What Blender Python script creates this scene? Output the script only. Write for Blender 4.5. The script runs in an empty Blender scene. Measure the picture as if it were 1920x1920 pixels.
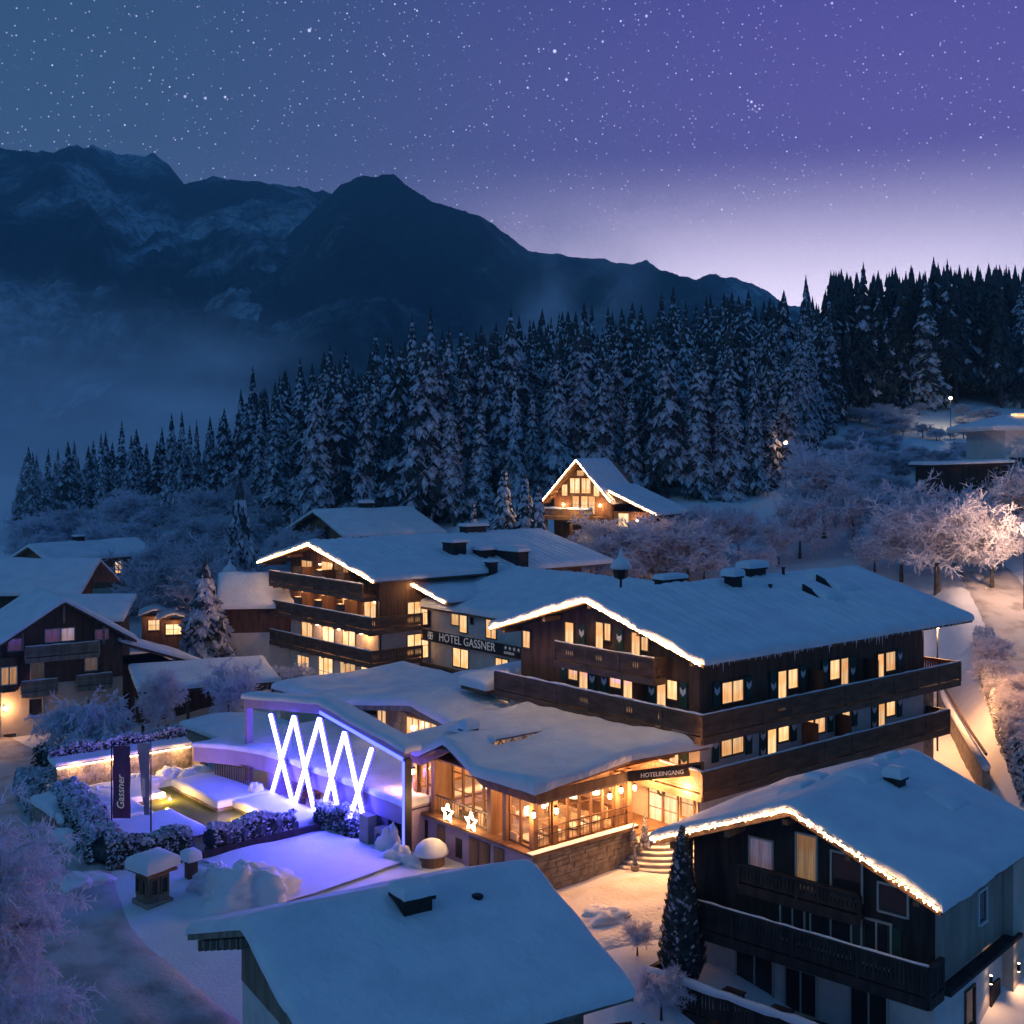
import bpy, math, random
import numpy as np
from mathutils import Vector, Matrix
R = math.radians
sc = bpy.context.scene
# ---------------------------------------------------------------- camera, sky, exposure
F, HZ, CX, ZC = 2240.0, 859.0, 960.0, 19.0          # focal length and horizon of the photograph in its own pixels
cam_d = bpy.data.cameras.new('camera'); cam = bpy.data.objects.new('camera', cam_d)
sc.collection.objects.link(cam); sc.camera = cam
cam.location = (0, 0, ZC); cam.rotation_euler = (R(90), 0, 0)
cam_d.sensor_width = 36; cam_d.lens = 36 * F / 1920; cam_d.shift_y = -(960 - HZ) / 1920
cam_d.clip_start = .5; cam_d.clip_end = 12000
sc.view_settings.view_transform = 'Standard'; sc.view_settings.look = 'None'
sc.view_settings.exposure = 0; sc.view_settings.gamma = 1; sc.view_settings.use_curve_mapping = False
cy = sc.cycles
cy.max_bounces = 6; cy.diffuse_bounces = 3; cy.glossy_bounces = 3; cy.transmission_bounces = 4
cy.transparent_max_bounces = 6; cy.volume_bounces = 2; cy.caustics_reflective = False; cy.caustics_refractive = False
cy.sample_clamp_indirect = 4; cy.use_light_tree = True
SNOWDIR = None

class NT:
    def __init__(s, tree): s.t = tree; s.n = tree.nodes; s.l = tree.links
    def node(s, typ, **kw):
        n = s.n.new(typ)
        for k, v in kw.items(): setattr(n, k, v)
        return n
    def put(s, sock, v):
        if hasattr(v, 'is_linked') or isinstance(v, bpy.types.NodeSocket): s.l.new(v, sock)
        else: sock.default_value = v
    def m(s, op, a, b=None, c=None, clamp=False):
        n = s.node('ShaderNodeMath', operation=op, use_clamp=clamp)
        s.put(n.inputs[0], a)
        if b is not None: s.put(n.inputs[1], b)
        if c is not None: s.put(n.inputs[2], c)
        return n.outputs[0]
    def step(s, v, a, b, o0=0., o1=1.):
        n = s.node('ShaderNodeMapRange', interpolation_type='SMOOTHSTEP')
        s.put(n.inputs[0], v); n.inputs[1].default_value = a; n.inputs[2].default_value = b
        n.inputs[3].default_value = o0; n.inputs[4].default_value = o1
        return n.outputs[0]
    def mix(s, f, a, b, blend='MIX'):
        n = s.node('ShaderNodeMix', data_type='RGBA', blend_type=blend)
        s.put(n.inputs[0], f); s.put(n.inputs[6], a); s.put(n.inputs[7], b)
        return n.outputs[2]
    def noise(s, vec, scale, detail=3, rough=.5, dist=0):
        n = s.node('ShaderNodeTexNoise'); n.inputs['Scale'].default_value = scale
        n.inputs['Detail'].default_value = detail; n.inputs['Roughness'].default_value = rough
        n.inputs['Distortion'].default_value = dist
        if vec is not None: s.l.new(vec, n.inputs['Vector'])
        return n.outputs[0]
    def mapping(s, vec, scale=(1, 1, 1), rot=(0, 0, 0)):
        n = s.node('ShaderNodeMapping'); n.inputs['Scale'].default_value = scale; n.inputs['Rotation'].default_value = rot
        s.l.new(vec, n.inputs[0]); return n.outputs[0]
def c4(c): return (c[0], c[1], c[2], 1.0)

# night sky after dusk: teal blue all round, violet and a pale afterglow in the direction of the right half of the view
world = bpy.data.worlds.new('World'); sc.world = world; world.use_nodes = True
W = NT(world.node_tree); W.n.clear()
tc = W.node('ShaderNodeTexCoord'); D = tc.outputs['Generated']
sep = W.node('ShaderNodeSeparateXYZ'); W.l.new(D, sep.inputs[0]); X_, Y_, Z_ = sep.outputs
ln = W.m('SQRT', W.m('ADD', W.m('MULTIPLY', X_, X_), W.m('ADD', W.m('MULTIPLY', Y_, Y_), 1e-6)))
az = W.m('ARCTAN2', X_, Y_)                          # 0 straight ahead, positive to the right
def azband(c, w0, w1):                               # 1 near azimuth c, 0 beyond w1
    d = W.m('ABSOLUTE', W.m('SUBTRACT', az, c)); return W.step(d, w0, w1, 1., 0.)
el = W.m('ARCSINE', Z_)
base = W.mix(W.step(el, R(2), R(40)), c4((.074, .135, .26)), c4((.014, .055, .135)))
purple = W.mix(W.step(el, R(6), R(30)), c4((.20, .15, .50)), c4((.075, .055, .34)))
col = W.mix(azband(R(26), R(8), R(48)), base, purple)
low = W.mix(azband(R(14), R(4), R(46)), c4((.10, .18, .38)), c4((.44, .37, .78)))
col = W.mix(W.m('MULTIPLY', W.step(el, R(3), R(15), .85, 0.), azband(R(8), R(14), R(70))), col, low)
glow = W.m('MULTIPLY', W.step(el, R(5.0), R(14.5), 1., 0.), azband(R(15.5), R(3), R(25)))
col = W.mix(glow, col, c4((1.75, 1.55, 1.95)))
rear = W.m('MAXIMUM', W.step(W.m('ABSOLUTE', az), R(45), R(120)), W.step(el, R(28), R(60)))
col = W.mix(rear, col, c4((.026, .108, .272)))
# thin cloud over the ridge
cn = W.noise(W.mapping(D, (5, 5, 13)), 2.2, 5, .6)
cl = W.m('MULTIPLY', W.step(cn, .5, .72), W.m('MULTIPLY', azband(R(2), R(2), R(12)), W.step(el, R(16), R(9))))
col = W.mix(W.m('MULTIPLY', cl, .45), col, c4((.2, .17, .36)))
# stars
def stars(scale, r, thr, gain):
    v = W.node('ShaderNodeTexVoronoi', feature='F1'); v.inputs['Scale'].default_value = scale
    W.l.new(W.mapping(D, (1, 1, 1), (.3, .5, .2)), v.inputs['Vector'])
    dot = W.step(v.outputs['Distance'], r * .35, r, 1., 0.)
    s2 = W.node('ShaderNodeSeparateColor'); W.l.new(v.outputs['Color'], s2.inputs[0])
    keep = W.step(s2.outputs[0], thr, 1.0)
    return W.m('MULTIPLY', W.m('MULTIPLY', dot, keep), gain)
st = W.m('ADD', stars(260, .21, .25, .75), W.m('ADD', stars(110, .092, .45, 1.4), stars(44, .043, .45, 2.6)))
def pdir(px, py):
    v = Vector(((px - CX) / F, 1, (HZ - py) / F)); return v.normalized()
for (px, py, rr, g_) in ((580, 57, 3.2, 1.6), (1040, 96, 3.4, 2.2), (1062, 149, 2.8, 1.6), (347, 181, 2.8, 1.3), (385, 184, 2.8, 1.3), (422, 182, 2.6, 1.3),
                     (1130, 78, 2.4, 1.2), (1212, 30, 2.6, 1.4), (1402, 188, 1.9, 1), (1409, 191, 2.6, 1.6), (1416, 199, 2.2, 1.4), (1424, 204, 2.2, 1.3), (1411, 205, 1.8, 1), (1430, 197, 1.8, .9), (1419, 210, 1.6, .8), (1403, 199, 1.6, .8),
                     (1010, 92, 2, 1), (1120, 146, 2, 1), (1297, 149, 2, 1.1), (912, 234, 2, 1.1), (1630, 240, 2, 1), (1560, 6, 2.4, 1.2)):
    dt = W.node('ShaderNodeVectorMath', operation='DISTANCE'); W.l.new(D, dt.inputs[0]); dt.inputs[1].default_value = pdir(px, py)
    rr = rr / F
    st = W.m('ADD', st, W.m('MULTIPLY', W.step(dt.outputs['Value'], rr * .4, rr * 1.2, 1., 0.), g_ * .6))
st = W.m('MULTIPLY', W.m('MULTIPLY', st, W.step(el, R(4.5), R(12))), W.m('SUBTRACT', 1., W.m('MULTIPLY', glow, .75)))
col = W.mix(st, col, c4((.9, .95, 1.3)), 'ADD')
bg = W.node('ShaderNodeBackground'); W.l.new(col, bg.inputs[0]); bg.inputs[1].default_value = 1.0
wo = W.node('ShaderNodeOutputWorld'); W.l.new(bg.outputs[0], wo.inputs[0])

sun_d = bpy.data.lights.new('relief_light', 'SUN'); sun_d.energy = .13; sun_d.color = (.42, .74, 1.); sun_d.angle = R(9)
sun = bpy.data.objects.new('relief_light', sun_d); sc.collection.objects.link(sun)
sun.rotation_euler = Vector((.80, .52, -.40)).to_track_quat('-Z', 'Y').to_euler()    # added sun lamp for roof and tree relief: low, behind left of camera
# ---------------------------------------------------------------- helpers
COL = sc.collection
def at(px, py, z):                                   # world x, y of a point at height z seen at this pixel of the photograph
    y = F * (ZC - z) / (py - HZ); return ((px - CX) * y / F, y)
class G:
    """collects faces; part()/thing() link them as one mesh object"""
    def __init__(s): s.v = []; s.f = []; s.m = []
    def add(s, vs, fs, mi=0):
        o = len(s.v); s.v.extend(tuple(p) for p in vs)
        for f in fs: s.f.append(tuple(i + o for i in f)); s.m.append(mi)
    def box(s, x0, x1, y0, y1, z0, z1, mi=0):
        s.add([(x0,y0,z0),(x1,y0,z0),(x1,y1,z0),(x0,y1,z0),(x0,y0,z1),(x1,y0,z1),(x1,y1,z1),(x0,y1,z1)],
              [(3,2,1,0),(4,5,6,7),(0,1,5,4),(1,2,6,5),(2,3,7,6),(3,0,4,7)], mi)
    def beam(s, a, b, w, h, mi=0, up=(0,0,1)):
        a = Vector(a); b = Vector(b); d = (b - a).normalized(); up = Vector(up)
        if abs(d.dot(up)) > .95: up = Vector((1, 0, 0))
        r = d.cross(up).normalized() * (w / 2); t = r.cross(d).normalized() * (h / 2)
        s.add([a-r-t, a+r-t, a+r+t, a-r+t, b-r-t, b+r-t, b+r+t, b-r+t],
              [(3,2,1,0)[::-1],(4,5,6,7)[::-1],(0,1,5,4)[::-1],(1,2,6,5)[::-1],(2,3,7,6)[::-1],(3,0,4,7)[::-1]], mi)
    def prism_x(s, poly, x0, x1, mi=0):              # poly in (y, z)
        n = len(poly); s.add([(x0, y, z) for y, z in poly] + [(x1, y, z) for y, z in poly],
              [tuple(range(n))[::-1], tuple(range(n, 2*n))] + [(i, (i+1) % n, n+(i+1) % n, n+i) for i in range(n)], mi)
    def prism_z(s, poly, z0, z1, mi=0):
        n = len(poly); s.add([(x, y, z0) for x, y in poly] + [(x, y, z1) for x, y in poly],
              [tuple(range(n))[::-1], tuple(range(n, 2*n))] + [(i, (i+1) % n, n+(i+1) % n, n+i) for i in range(n)], mi)
    def tube(s, pts, rad, n=6, mi=0, cap=True):
        pts = [Vector(p) for p in pts]; rad = rad if isinstance(rad, (list, tuple)) else [rad] * len(pts)
        o = len(s.v); prev = None
        for i, p in enumerate(pts):
            d = (pts[min(i+1, len(pts)-1)] - pts[max(i-1, 0)])
            d = d.normalized() if d.length > 1e-9 else Vector((0, 0, 1))
            u = prev - d * prev.dot(d) if prev is not None else d.orthogonal()
            u = u.normalized() if u.length > 1e-6 else d.orthogonal().normalized()
            prev = u; w = d.cross(u)
            for k in range(n):
                a = 2 * math.pi * k / n; q = p + (u * math.cos(a) + w * math.sin(a)) * rad[i]; s.v.append(tuple(q))
        for i in range(len(pts) - 1):
            for k in range(n):
                s.f.append((o+i*n+k, o+i*n+(k+1) % n, o+(i+1)*n+(k+1) % n, o+(i+1)*n+k)); s.m.append(mi)
        if cap:
            s.f.append(tuple(o+k for k in range(n))[::-1]); s.m.append(mi)
            e = o + (len(pts)-1)*n; s.f.append(tuple(e+k for k in range(n))); s.m.append(mi)
    def lathe(s, c, prof, n=12, mi=0):               # prof: (radius, z)
        o = len(s.v)
        for r, z in prof:
            for k in range(n):
                a = 2*math.pi*k/n; s.v.append((c[0]+r*math.cos(a), c[1]+r*math.sin(a), c[2]+z))
        for i in range(len(prof)-1):
            for k in range(n):
                s.f.append((o+i*n+k, o+i*n+(k+1) % n, o+(i+1)*n+(k+1) % n, o+(i+1)*n+k)); s.m.append(mi)
        s.f.append(tuple(o+k for k in range(n))[::-1]); s.m.append(mi)
        e = o+(len(prof)-1)*n; s.f.append(tuple(e+k for k in range(n))); s.m.append(mi)
    def ball(s, c, r, sc_=(1, 1, 1), n=10, m=6, jit=0, rng=random, mi=0):
        o = len(s.v)
        for i in range(m+1):
            t = math.pi*i/m
            for k in range(n):
                a = 2*math.pi*k/n; q = r*(1+rng.uniform(-jit, jit))
                s.v.append((c[0]+q*sc_[0]*math.sin(t)*math.cos(a), c[1]+q*sc_[1]*math.sin(t)*math.sin(a), c[2]-q*sc_[2]*math.cos(t)))
        for i in range(m):
            for k in range(n):
                s.f.append((o+i*n+k, o+i*n+(k+1) % n, o+(i+1)*n+(k+1) % n, o+(i+1)*n+k)); s.m.append(mi)
    def mesh(s, name, mats, smooth=False):
        me = bpy.data.meshes.new(name); me.from_pydata(s.v, [], s.f)
        for m_ in (mats if isinstance(mats, (list, tuple)) else [mats]): me.materials.append(m_)
        if len(me.materials) > 1: me.polygons.foreach_set('material_index', s.m)
        if smooth: me.polygons.foreach_set('use_smooth', [True] * len(s.f))
        me.update(); return me
def link(name, data, parent=None, loc=(0, 0, 0), rz=0, label=None, kind=None):
    o = bpy.data.objects.new(name, data); COL.objects.link(o)
    if parent is not None: o.parent = parent
    o.location = loc; o.rotation_euler = (0, 0, rz)
    if label: o['label'] = label
    if kind: o['kind'] = kind
    return o
def part(name, g, mats, parent, loc=(0, 0, 0), rz=0, label=None, kind=None, smooth=False):
    me = g.mesh(name, mats, smooth) if isinstance(g, G) else g
    return link(name, me, parent, loc, rz, label, kind)
def thing(name, label, cat, loc=(0, 0, 0), rz=0, group=None, data=None, kind=None):
    o = link(name, data, None, loc, rz, label, kind); o['category'] = cat
    if group: o['group'] = group
    return o
def copy_tree(o, parent=None):
    c = o.copy(); COL.objects.link(c)
    if parent is not None: c.parent = parent
    for ch in o.children: copy_tree(ch, c)
    return c
def grid_mesh(xs, ys, Z, mat, name, smooth=True):
    nx, ny = len(xs), len(ys); XX, YY = np.meshgrid(xs, ys)
    co = np.stack([XX.ravel(), YY.ravel(), np.asarray(Z).ravel()], 1)
    i = np.arange((ny-1)*(nx-1)); r = i // (nx-1); c = i % (nx-1); a = r*nx + c
    fs = np.stack([a, a+1, a+nx+1, a+nx], 1)
    me = bpy.data.meshes.new(name); me.from_pydata(co.tolist(), [], fs.tolist()); me.materials.append(mat)
    if smooth: me.polygons.foreach_set('use_smooth', [True]*len(fs))
    return me
_rs = np.random.RandomState(5)
_W = [(2**(.55*k), _rs.uniform(0, 6.28), _rs.uniform(0, 6.28)) for k in range(16)]
def snoise(x, y, lo=0, hi=12, p=.75):                # cheap smooth noise, numpy-friendly
    t = 0.; n = 0.
    for k in range(lo, hi):
        f, a, b = _W[k]; w = f**-p; ca, sa = math.cos(a*3), math.sin(a*3)
        t = t + w*np.sin(f*(x*ca+y*sa)+a+1.7*np.sin(f*.6*(x*sa-y*ca)+b)); n += w
    return t/n*1.6

# ---------------------------------------------------------------- materials
MATS = {}
def mat(name, c1, c2=None, scale=4., rough=.8, bump=0., bscale=20., stretch=(1, 1, 1), emit=None, estr=0., metal=0., spec=.3, thr=(.35, .65), detail=4, bdist=.05):
    m_ = bpy.data.materials.new(name); m_.use_nodes = True; T = NT(m_.node_tree); b = T.n['Principled BSDF']
    tcx = T.node('ShaderNodeTexCoord').outputs['Object']; v = T.mapping(tcx, stretch)
    if c2 is None: b.inputs['Base Color'].default_value = c4(c1)
    else: T.l.new(T.mix(T.step(T.noise(v, scale, detail), *thr), c4(c1), c4(c2)), b.inputs['Base Color'])
    b.inputs['Roughness'].default_value = rough; b.inputs['Metallic'].default_value = metal; b.inputs['Specular IOR Level'].default_value = spec
    if bump:
        bn = T.node('ShaderNodeBump'); bn.inputs['Strength'].default_value = bump; bn.inputs['Distance'].default_value = bdist
        T.l.new(T.noise(v, bscale, 4), bn.inputs['Height']); T.l.new(bn.outputs[0], b.inputs['Normal'])
    if emit is not None: b.inputs['Emission Color'].default_value = c4(emit); b.inputs['Emission Strength'].default_value = estr
    MATS[name] = m_; return m_
snow = mat('snow', (.80, .82, .86), (.74, .77, .83), .9, .65, .35, 7., bdist=.06)
roofsnow = mat('roof snow', (.82, .84, .87), (.70, .73, .79), .8, .7, .5, 3.2, thr=(.3, .75), detail=7, bdist=.16)
treesnow = mat('tree snow', (.72, .73, .80), (.44, .46, .53), 3., .8)
def frost_mat(name, c1, c2):
    m_ = bpy.data.materials.new(name); m_.use_nodes = True; T = NT(m_.node_tree); T.n.clear()
    c = T.mix(T.step(T.noise(T.node('ShaderNodeTexCoord').outputs['Object'], 2.2, 3), .35, .65), c4(c1), c4(c2))
    a = T.node('ShaderNodeBsdfDiffuse'); b = T.node('ShaderNodeBsdfTranslucent'); T.l.new(c, a.inputs[0]); T.l.new(c, b.inputs[0])
    x = T.node('ShaderNodeMixShader'); x.inputs[0].default_value = .5; T.l.new(a.outputs[0], x.inputs[1]); T.l.new(b.outputs[0], x.inputs[2])
    o = T.node('ShaderNodeOutputMaterial'); T.l.new(x.outputs[0], o.inputs[0]); return m_
frost = frost_mat('hoar frost', (.90, .90, .96), (.80, .79, .87)); frost2 = frost_mat('thin frost', (.84, .85, .92), (.62, .62, .69))
needle = mat('spruce needles', (.03, .043, .046), (.08, .095, .10), 3., .9)
bark = mat('bark', (.05, .04, .035), (.1, .09, .09), 3., .9, .5)
leafm = mat('hedge leaves', (.03, .04, .028), (.06, .055, .04), 5., .8)
dwood = mat('dark stained timber', (.075, .042, .026), (.13, .075, .045), 3., .7, .4, 8., (1, 1, .15))
dwood_h = mat('dark balcony timber', (.10, .06, .036), (.17, .10, .06), 3., .7, .3, 8., (.3, .3, 1))
mwood = mat('brown timber', (.16, .085, .045), (.24, .14, .075), 2.5, .65, .3, 8., (1, 1, .2))
bwood = mat('black weathered timber', (.022, .018, .017), (.045, .036, .032), 3., .8, .4, 8., (1, 1, .15))
sidewood = mat('pale brown boarding', (.30, .25, .20), (.38, .32, .26), 2.5, .8, .3, 8., (1, 1, .2))
gwood = mat('grey weathered boards', (.17, .135, .10), (.28, .23, .17), 2.5, .8, .3, 8., (1, 1, .2))
soffit = mat('soffit boards', (.14, .08, .045), (.2, .12, .07), 2.5, .7, .3, 8., (1, .2, 1))
plaster = mat('white plaster', (.62, .60, .58), (.70, .68, .66), 1.5, .85, .15, 30.)
cream = mat('cream plaster', (.50, .44, .36), (.58, .52, .43), 1.2, .85, .15, 30.)
stone = mat('stone', (.20, .165, .13), (.34, .29, .23), 2.5, .85, .5, 14.)
concrete = mat('concrete', (.30, .28, .27), (.38, .36, .34), 1.5, .85, .2, 20.)
metal = mat('dark metal', (.03, .03, .033), None, rough=.45, metal=.6)
blackm = mat('black iron', (.015, .015, .016), None, rough=.5)
shutterg = mat('green shutter paint', (.022, .06, .048), (.03, .075, .06), 3., .6)
whitep = mat('white paint', (.75, .75, .74), None, rough=.6)
framew = mat('window frame timber', (.10, .058, .03), (.15, .09, .05), 4., .6)
framelt = mat('pale window frame', (.5, .46, .4), None, rough=.6)
purplep = mat('mauve render', (.34, .27, .40), (.38, .30, .44), 1.2, .8)
letterw = mat('pale lettering', (.75, .72, .68), None, rough=.6, emit=(1, .9, .8), estr=.10)
def glowmat(name, c, s): return mat(name, (.02, .02, .02), None, emit=c, estr=s, rough=.5)
bulbm = glowmat('warm bulb', (1., .56, .24), 55.)
lampm = glowmat('lamp glass', (1., .66, .34), 22.)
led = glowmat('white blue led', (.085, .075, 1.), 78.0)
ledblue = glowmat('blue led', (.06, .08, 1.), 5.)
def pane_mat(name, c, s, fold=.5, dark=False):
    m_ = bpy.data.materials.new(name); m_.use_nodes = True; T = NT(m_.node_tree); b = T.n['Principled BSDF']
    b.inputs['Base Color'].default_value = (.03, .03, .035, 1); b.inputs['Roughness'].default_value = .12
    if s > 0:
        o = T.node('ShaderNodeTexCoord').outputs['Object']; info = T.node('ShaderNodeObjectInfo')
        n1 = T.noise(T.mapping(o, (9, 1, .35)), 1.6, 2); n2 = T.noise(T.mapping(o, (1, 1, 1)), 1.3, 2)
        e = T.m('MULTIPLY', T.m('ADD', T.step(n1, .3, .7, 1 - fold, 1.), T.m('MULTIPLY', n2, .3)), T.m('ADD', T.m('MULTIPLY', info.outputs['Random'], .55), .55))
        n3 = T.noise(T.mapping(o, (.8, 1, .8)), 1.1, 1); cc = T.mix(T.step(n3, .35, .62), c4((c[0], c[1]*.80, c[2]*.62)), c4((c[0], min(1, c[1]*1.12), c[2]*1.3)))
        T.l.new(cc, b.inputs['Emission Color']); T.l.new(T.m('MULTIPLY', e, s), b.inputs['Emission Strength'])
    return m_
lit = pane_mat('curtained lit glass', (1., .57, .25), 1.45)
litb = pane_mat('bright lit glass', (1., .66, .33), 1.8)
litdim = pane_mat('dim lit glass', (1., .52, .22), .55)
litvio = pane_mat('violet lit glass', (.5, .25, .62), .16)
darkglass = pane_mat('dark glass', (0, 0, 0), 0)
def glass_mat():
    m_ = bpy.data.materials.new('clear glass'); m_.use_nodes = True; T = NT(m_.node_tree); T.n.clear()
    a = T.node('ShaderNodeBsdfTransparent'); a.inputs[0].default_value = (.93, .93, .93, 1)
    g_ = T.node('ShaderNodeBsdfGlossy'); g_.inputs['Roughness'].default_value = .03
    mx = T.node('ShaderNodeMixShader'); mx.inputs[0].default_value = .07
    T.l.new(a.outputs[0], mx.inputs[1]); T.l.new(g_.outputs[0], mx.inputs[2])
    o = T.node('ShaderNodeOutputMaterial'); T.l.new(mx.outputs[0], o.inputs[0]); return m_
glass = glass_mat()
def lamp(loc, watts, color=(1., .45, .17), radius=.12, parent=None, spot=None, rot=None):
    l = bpy.data.lights.new('lamp_light', 'SPOT' if spot else 'POINT'); l.energy = watts; l.color = color; l.shadow_soft_size = radius
    if spot: l.spot_size = R(spot); l.spot_blend = .6
    o = bpy.data.objects.new('lamp_light', l); COL.objects.link(o); o.location = loc
    if rot: o.rotation_euler = rot
    if parent is not None: o.parent = parent
    return o
# ---------------------------------------------------------------- terrain
def S_(t): t = np.clip(t, 0, 1); return t*t*(3-2*t)
def ramp_(t, w): return np.where(t > w, t - w/2, np.where(t > 0, t*t/(2*w), 0))
def ground_z(x, y, rough=True):
    x = np.asarray(x, float); y = np.asarray(y, float)
    z = -.13*ramp_(50 - y, 6) + .13*ramp_(22 - y, 6)
    z = z - S_((x-1.5)/4)*np.minimum(.42*ramp_(46.8 - y, 4), 3.0)*S_((y-24)/6)
    z = z - 1.5*S_((-20 - x)/10)*(1 - S_((y - 108)/35))
    z = z + 2.5*S_((x - (27 + .28*(y - 72)))/3.5)*S_((y - 48)/12)*(1 - .6*S_((y-100)/40))
    y0 = np.interp(x, [-90, -50, -18, 4, 40], [158, 140, 113, 90, 88])
    y1 = np.interp(x, [-60, 0, 30], [168, 166, 196])
    s1 = np.interp(x, [-90, -60, -20, 10], [.16, .24, .27, .235]); s2 = np.interp(x, [-60, -20, 30], [.03, .09, .16])
    z = z + s1*ramp_(y - y0, 14) - (s1 - s2)*ramp_(y - y1, 20) - s2*ramp_(y - 330, 60)
    uu = (x-8.96)*.766+(y-57)*.643; vv = -(x-8.96)*.643+(y-57)*.766   # basin of the swimming pond
    z = z - 1.3*S_((uu+18.4)/.7)*S_((-11.6-uu)/.7)*S_((vv-15.8)/.7)*S_((28-vv)/.7)
    if rough: z = z + .12*snoise(x*.45, y*.45, 0, 7)*S_((y-20)/10) + .9*snoise(x*.05+3, y*.05, 0, 5)*S_((y - 120)/60)
    return z
def gz(x, y): return float(ground_z(x, y))
def spaced(segs):
    out = []
    for a, b, d in segs: out += list(np.arange(a, b, d))
    return out + [segs[-1][1]]
xs = spaced([(-3500, -400, 310), (-400, -120, 28), (-120, -40, 3), (-40, 58, .6), (58, 142, 3), (140, 400, 26), (400, 3500, 310)])
ys = spaced([(-60, 14, 8), (14, 116, .6), (116, 330, 2.5), (330, 800, 40), (800, 4300, 350)])
XX, YY = np.meshgrid(xs, ys)
ground = link('ground', grid_mesh(xs, ys, ground_z(XX, YY), snow, 'ground'), kind='structure')
def ribbon(name, pts, width, m_, lift=.03, ruts=0.):
    pts = np.array(pts, float); n = 90; t = np.linspace(0, len(pts)-1, n)
    cx = np.interp(t, range(len(pts)), pts[:, 0]); cy_ = np.interp(t, range(len(pts)), pts[:, 1])
    for _ in range(12):
        cx[1:-1] = (cx[:-2]+2*cx[1:-1]+cx[2:])/4; cy_[1:-1] = (cy_[:-2]+2*cy_[1:-1]+cy_[2:])/4
    dx = np.gradient(cx); dy = np.gradient(cy_); L_ = np.hypot(dx, dy); nx, ny = dy/L_, -dx/L_
    k = 15; w = np.linspace(-.5, .5, k); PX = cx[:, None]+nx[:, None]*w*width; PY = cy_[:, None]+ny[:, None]*w*width
    prof = ruts*np.cos(w*2*math.pi*3)
    PZ = ground_z(PX, PY) + lift + .04 + prof[None, :]*(1+.4*np.sin(t*3))[:, None]
    PZ[:, 0] -= .3; PZ[:, -1] -= .3; PZ[:, 1] -= .05; PZ[:, -2] -= .05; PZ[0] -= .3; PZ[-1] -= .3
    g = G(); vs = np.stack([PX, PY, PZ], 2).reshape(-1, 3).tolist()
    g.add(vs, [(i*k+j, i*k+j+1, (i+1)*k+j+1, (i+1)*k+j) for i in range(n-1) for j in range(k-1)])
    return link(name, g.mesh(name, m_, True), kind='structure')
packed = mat('packed snow road', (.56, .52, .51), (.34, .305, .295), .55, .6, .5, 5., (1, 1, 1), thr=(.42, .68), detail=6, bdist=.08)
trodden = mat('trodden snow', (.74, .73, .72), (.55, .52, .49), .8, .65, .9, 5., thr=(.42, .75), detail=7, bdist=.12)
ribbon('road', [(27.5, 52), (31, 66), (36.5, 80), (41, 93), (45, 108), (49, 128), (50, 150)], 6.4, packed, ruts=.05)
ribbon('road', [(-44, 92), (-34, 80), (-26.5, 68), (-22.5, 57), (-17.5, 46), (-9, 37), (2, 28)], 6.5, packed, ruts=.04)
ribbon('plaza', [(-1, 47.5), (5, 50.4), (10, 52.4), (16, 54), (26, 57)], 7.2, trodden, ruts=.06)

# ---------------------------------------------------------------- mountains
def mountain(name, prof, Rr, r0, zb, amp, m_, n_az=340, n_r=70, seed=0, jag=1.):
    px = np.array([p[0] for p in prof], float); py = np.array([p[1] for p in prof], float)
    pxs = np.linspace(px[0], px[-1], n_az); k = (pxs - CX)/F
    ridge = np.interp(pxs, px, py)
    ridge = ridge + jag*2.2*snoise(pxs*.09+seed, pxs*0+seed, 0, 9, .6)
    t = np.concatenate([np.linspace(0, 1, n_r), [1.03, 1.15]])
    rr = Rr*(1 + .12*snoise(pxs*.006+seed, pxs*0, 0, 4))
    RR = r0 + (rr[None, :]-r0)*t[:, None]; Xm = RR*k[None, :]; Ym = RR
    zr = ZC + (HZ - ridge)*rr/F
    T = t[:, None]; Tc = np.minimum(T, 1)
    Z = zb + (zr[None, :]-zb)*(Tc**1.12) - np.maximum(T-1, 0)*900
    env = np.sin(np.pi*np.clip(Tc, 0, 1))**.8
    gul = 1-2*np.abs(snoise(Xm*.0042+Ym*.0016+seed, Ym*.0009, 0, 8, .8)); fine = snoise(Xm*.02+seed, Ym*.012, 0, 9, .7)
    Z = Z + env*amp*(gul*.7+.3*fine)
    ny, nx = Z.shape
    g = G(); g.v = np.stack([Xm+0*Z, Ym+0*Z, Z], 2).reshape(-1, 3).tolist()
    g.f = [(i*nx+j, i*nx+j+1, (i+1)*nx+j+1, (i+1)*nx+j) for i in range(ny-1) for j in range(nx-1)]; g.m = [0]*len(g.f)
    return link(name, g.mesh(name, m_, True), kind='structure')
def mtmat(name, c1, c2, s1, thr, c3, s3):
    m_ = bpy.data.materials.new(name); m_.use_nodes = True; T = NT(m_.node_tree); b = T.n['Principled BSDF']
    o = T.node('ShaderNodeTexCoord').outputs['Object']
    big = T.step(T.noise(T.mapping(o, (1, .45, .8), (0, 0, .3)), s1, 7, .62, .4), *thr)
    fi = T.step(T.noise(T.mapping(o, (1, .6, .5)), s3, 5, .7), .40, .62)
    c = T.mix(big, c4(c1), c4(c2)); c = T.mix(T.m('MULTIPLY', fi, .75), c, c4(c3))
    T.l.new(c, b.inputs['Base Color']); b.inputs['Roughness'].default_value = .9; b.inputs['Specular IOR Level'].default_value = .1
    bn = T.node('ShaderNodeBump'); bn.inputs['Strength'].default_value = 1.; bn.inputs['Distance'].default_value = 14
    T.l.new(T.noise(o, .03, 6, .6), bn.inputs['Height']); T.l.new(bn.outputs[0], b.inputs['Normal']); return m_
mrock = mtmat('rock and snow', (.025, .04, .048), (.42, .52, .58), .0042, (.44, .62), (.025, .035, .04), .05)
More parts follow.
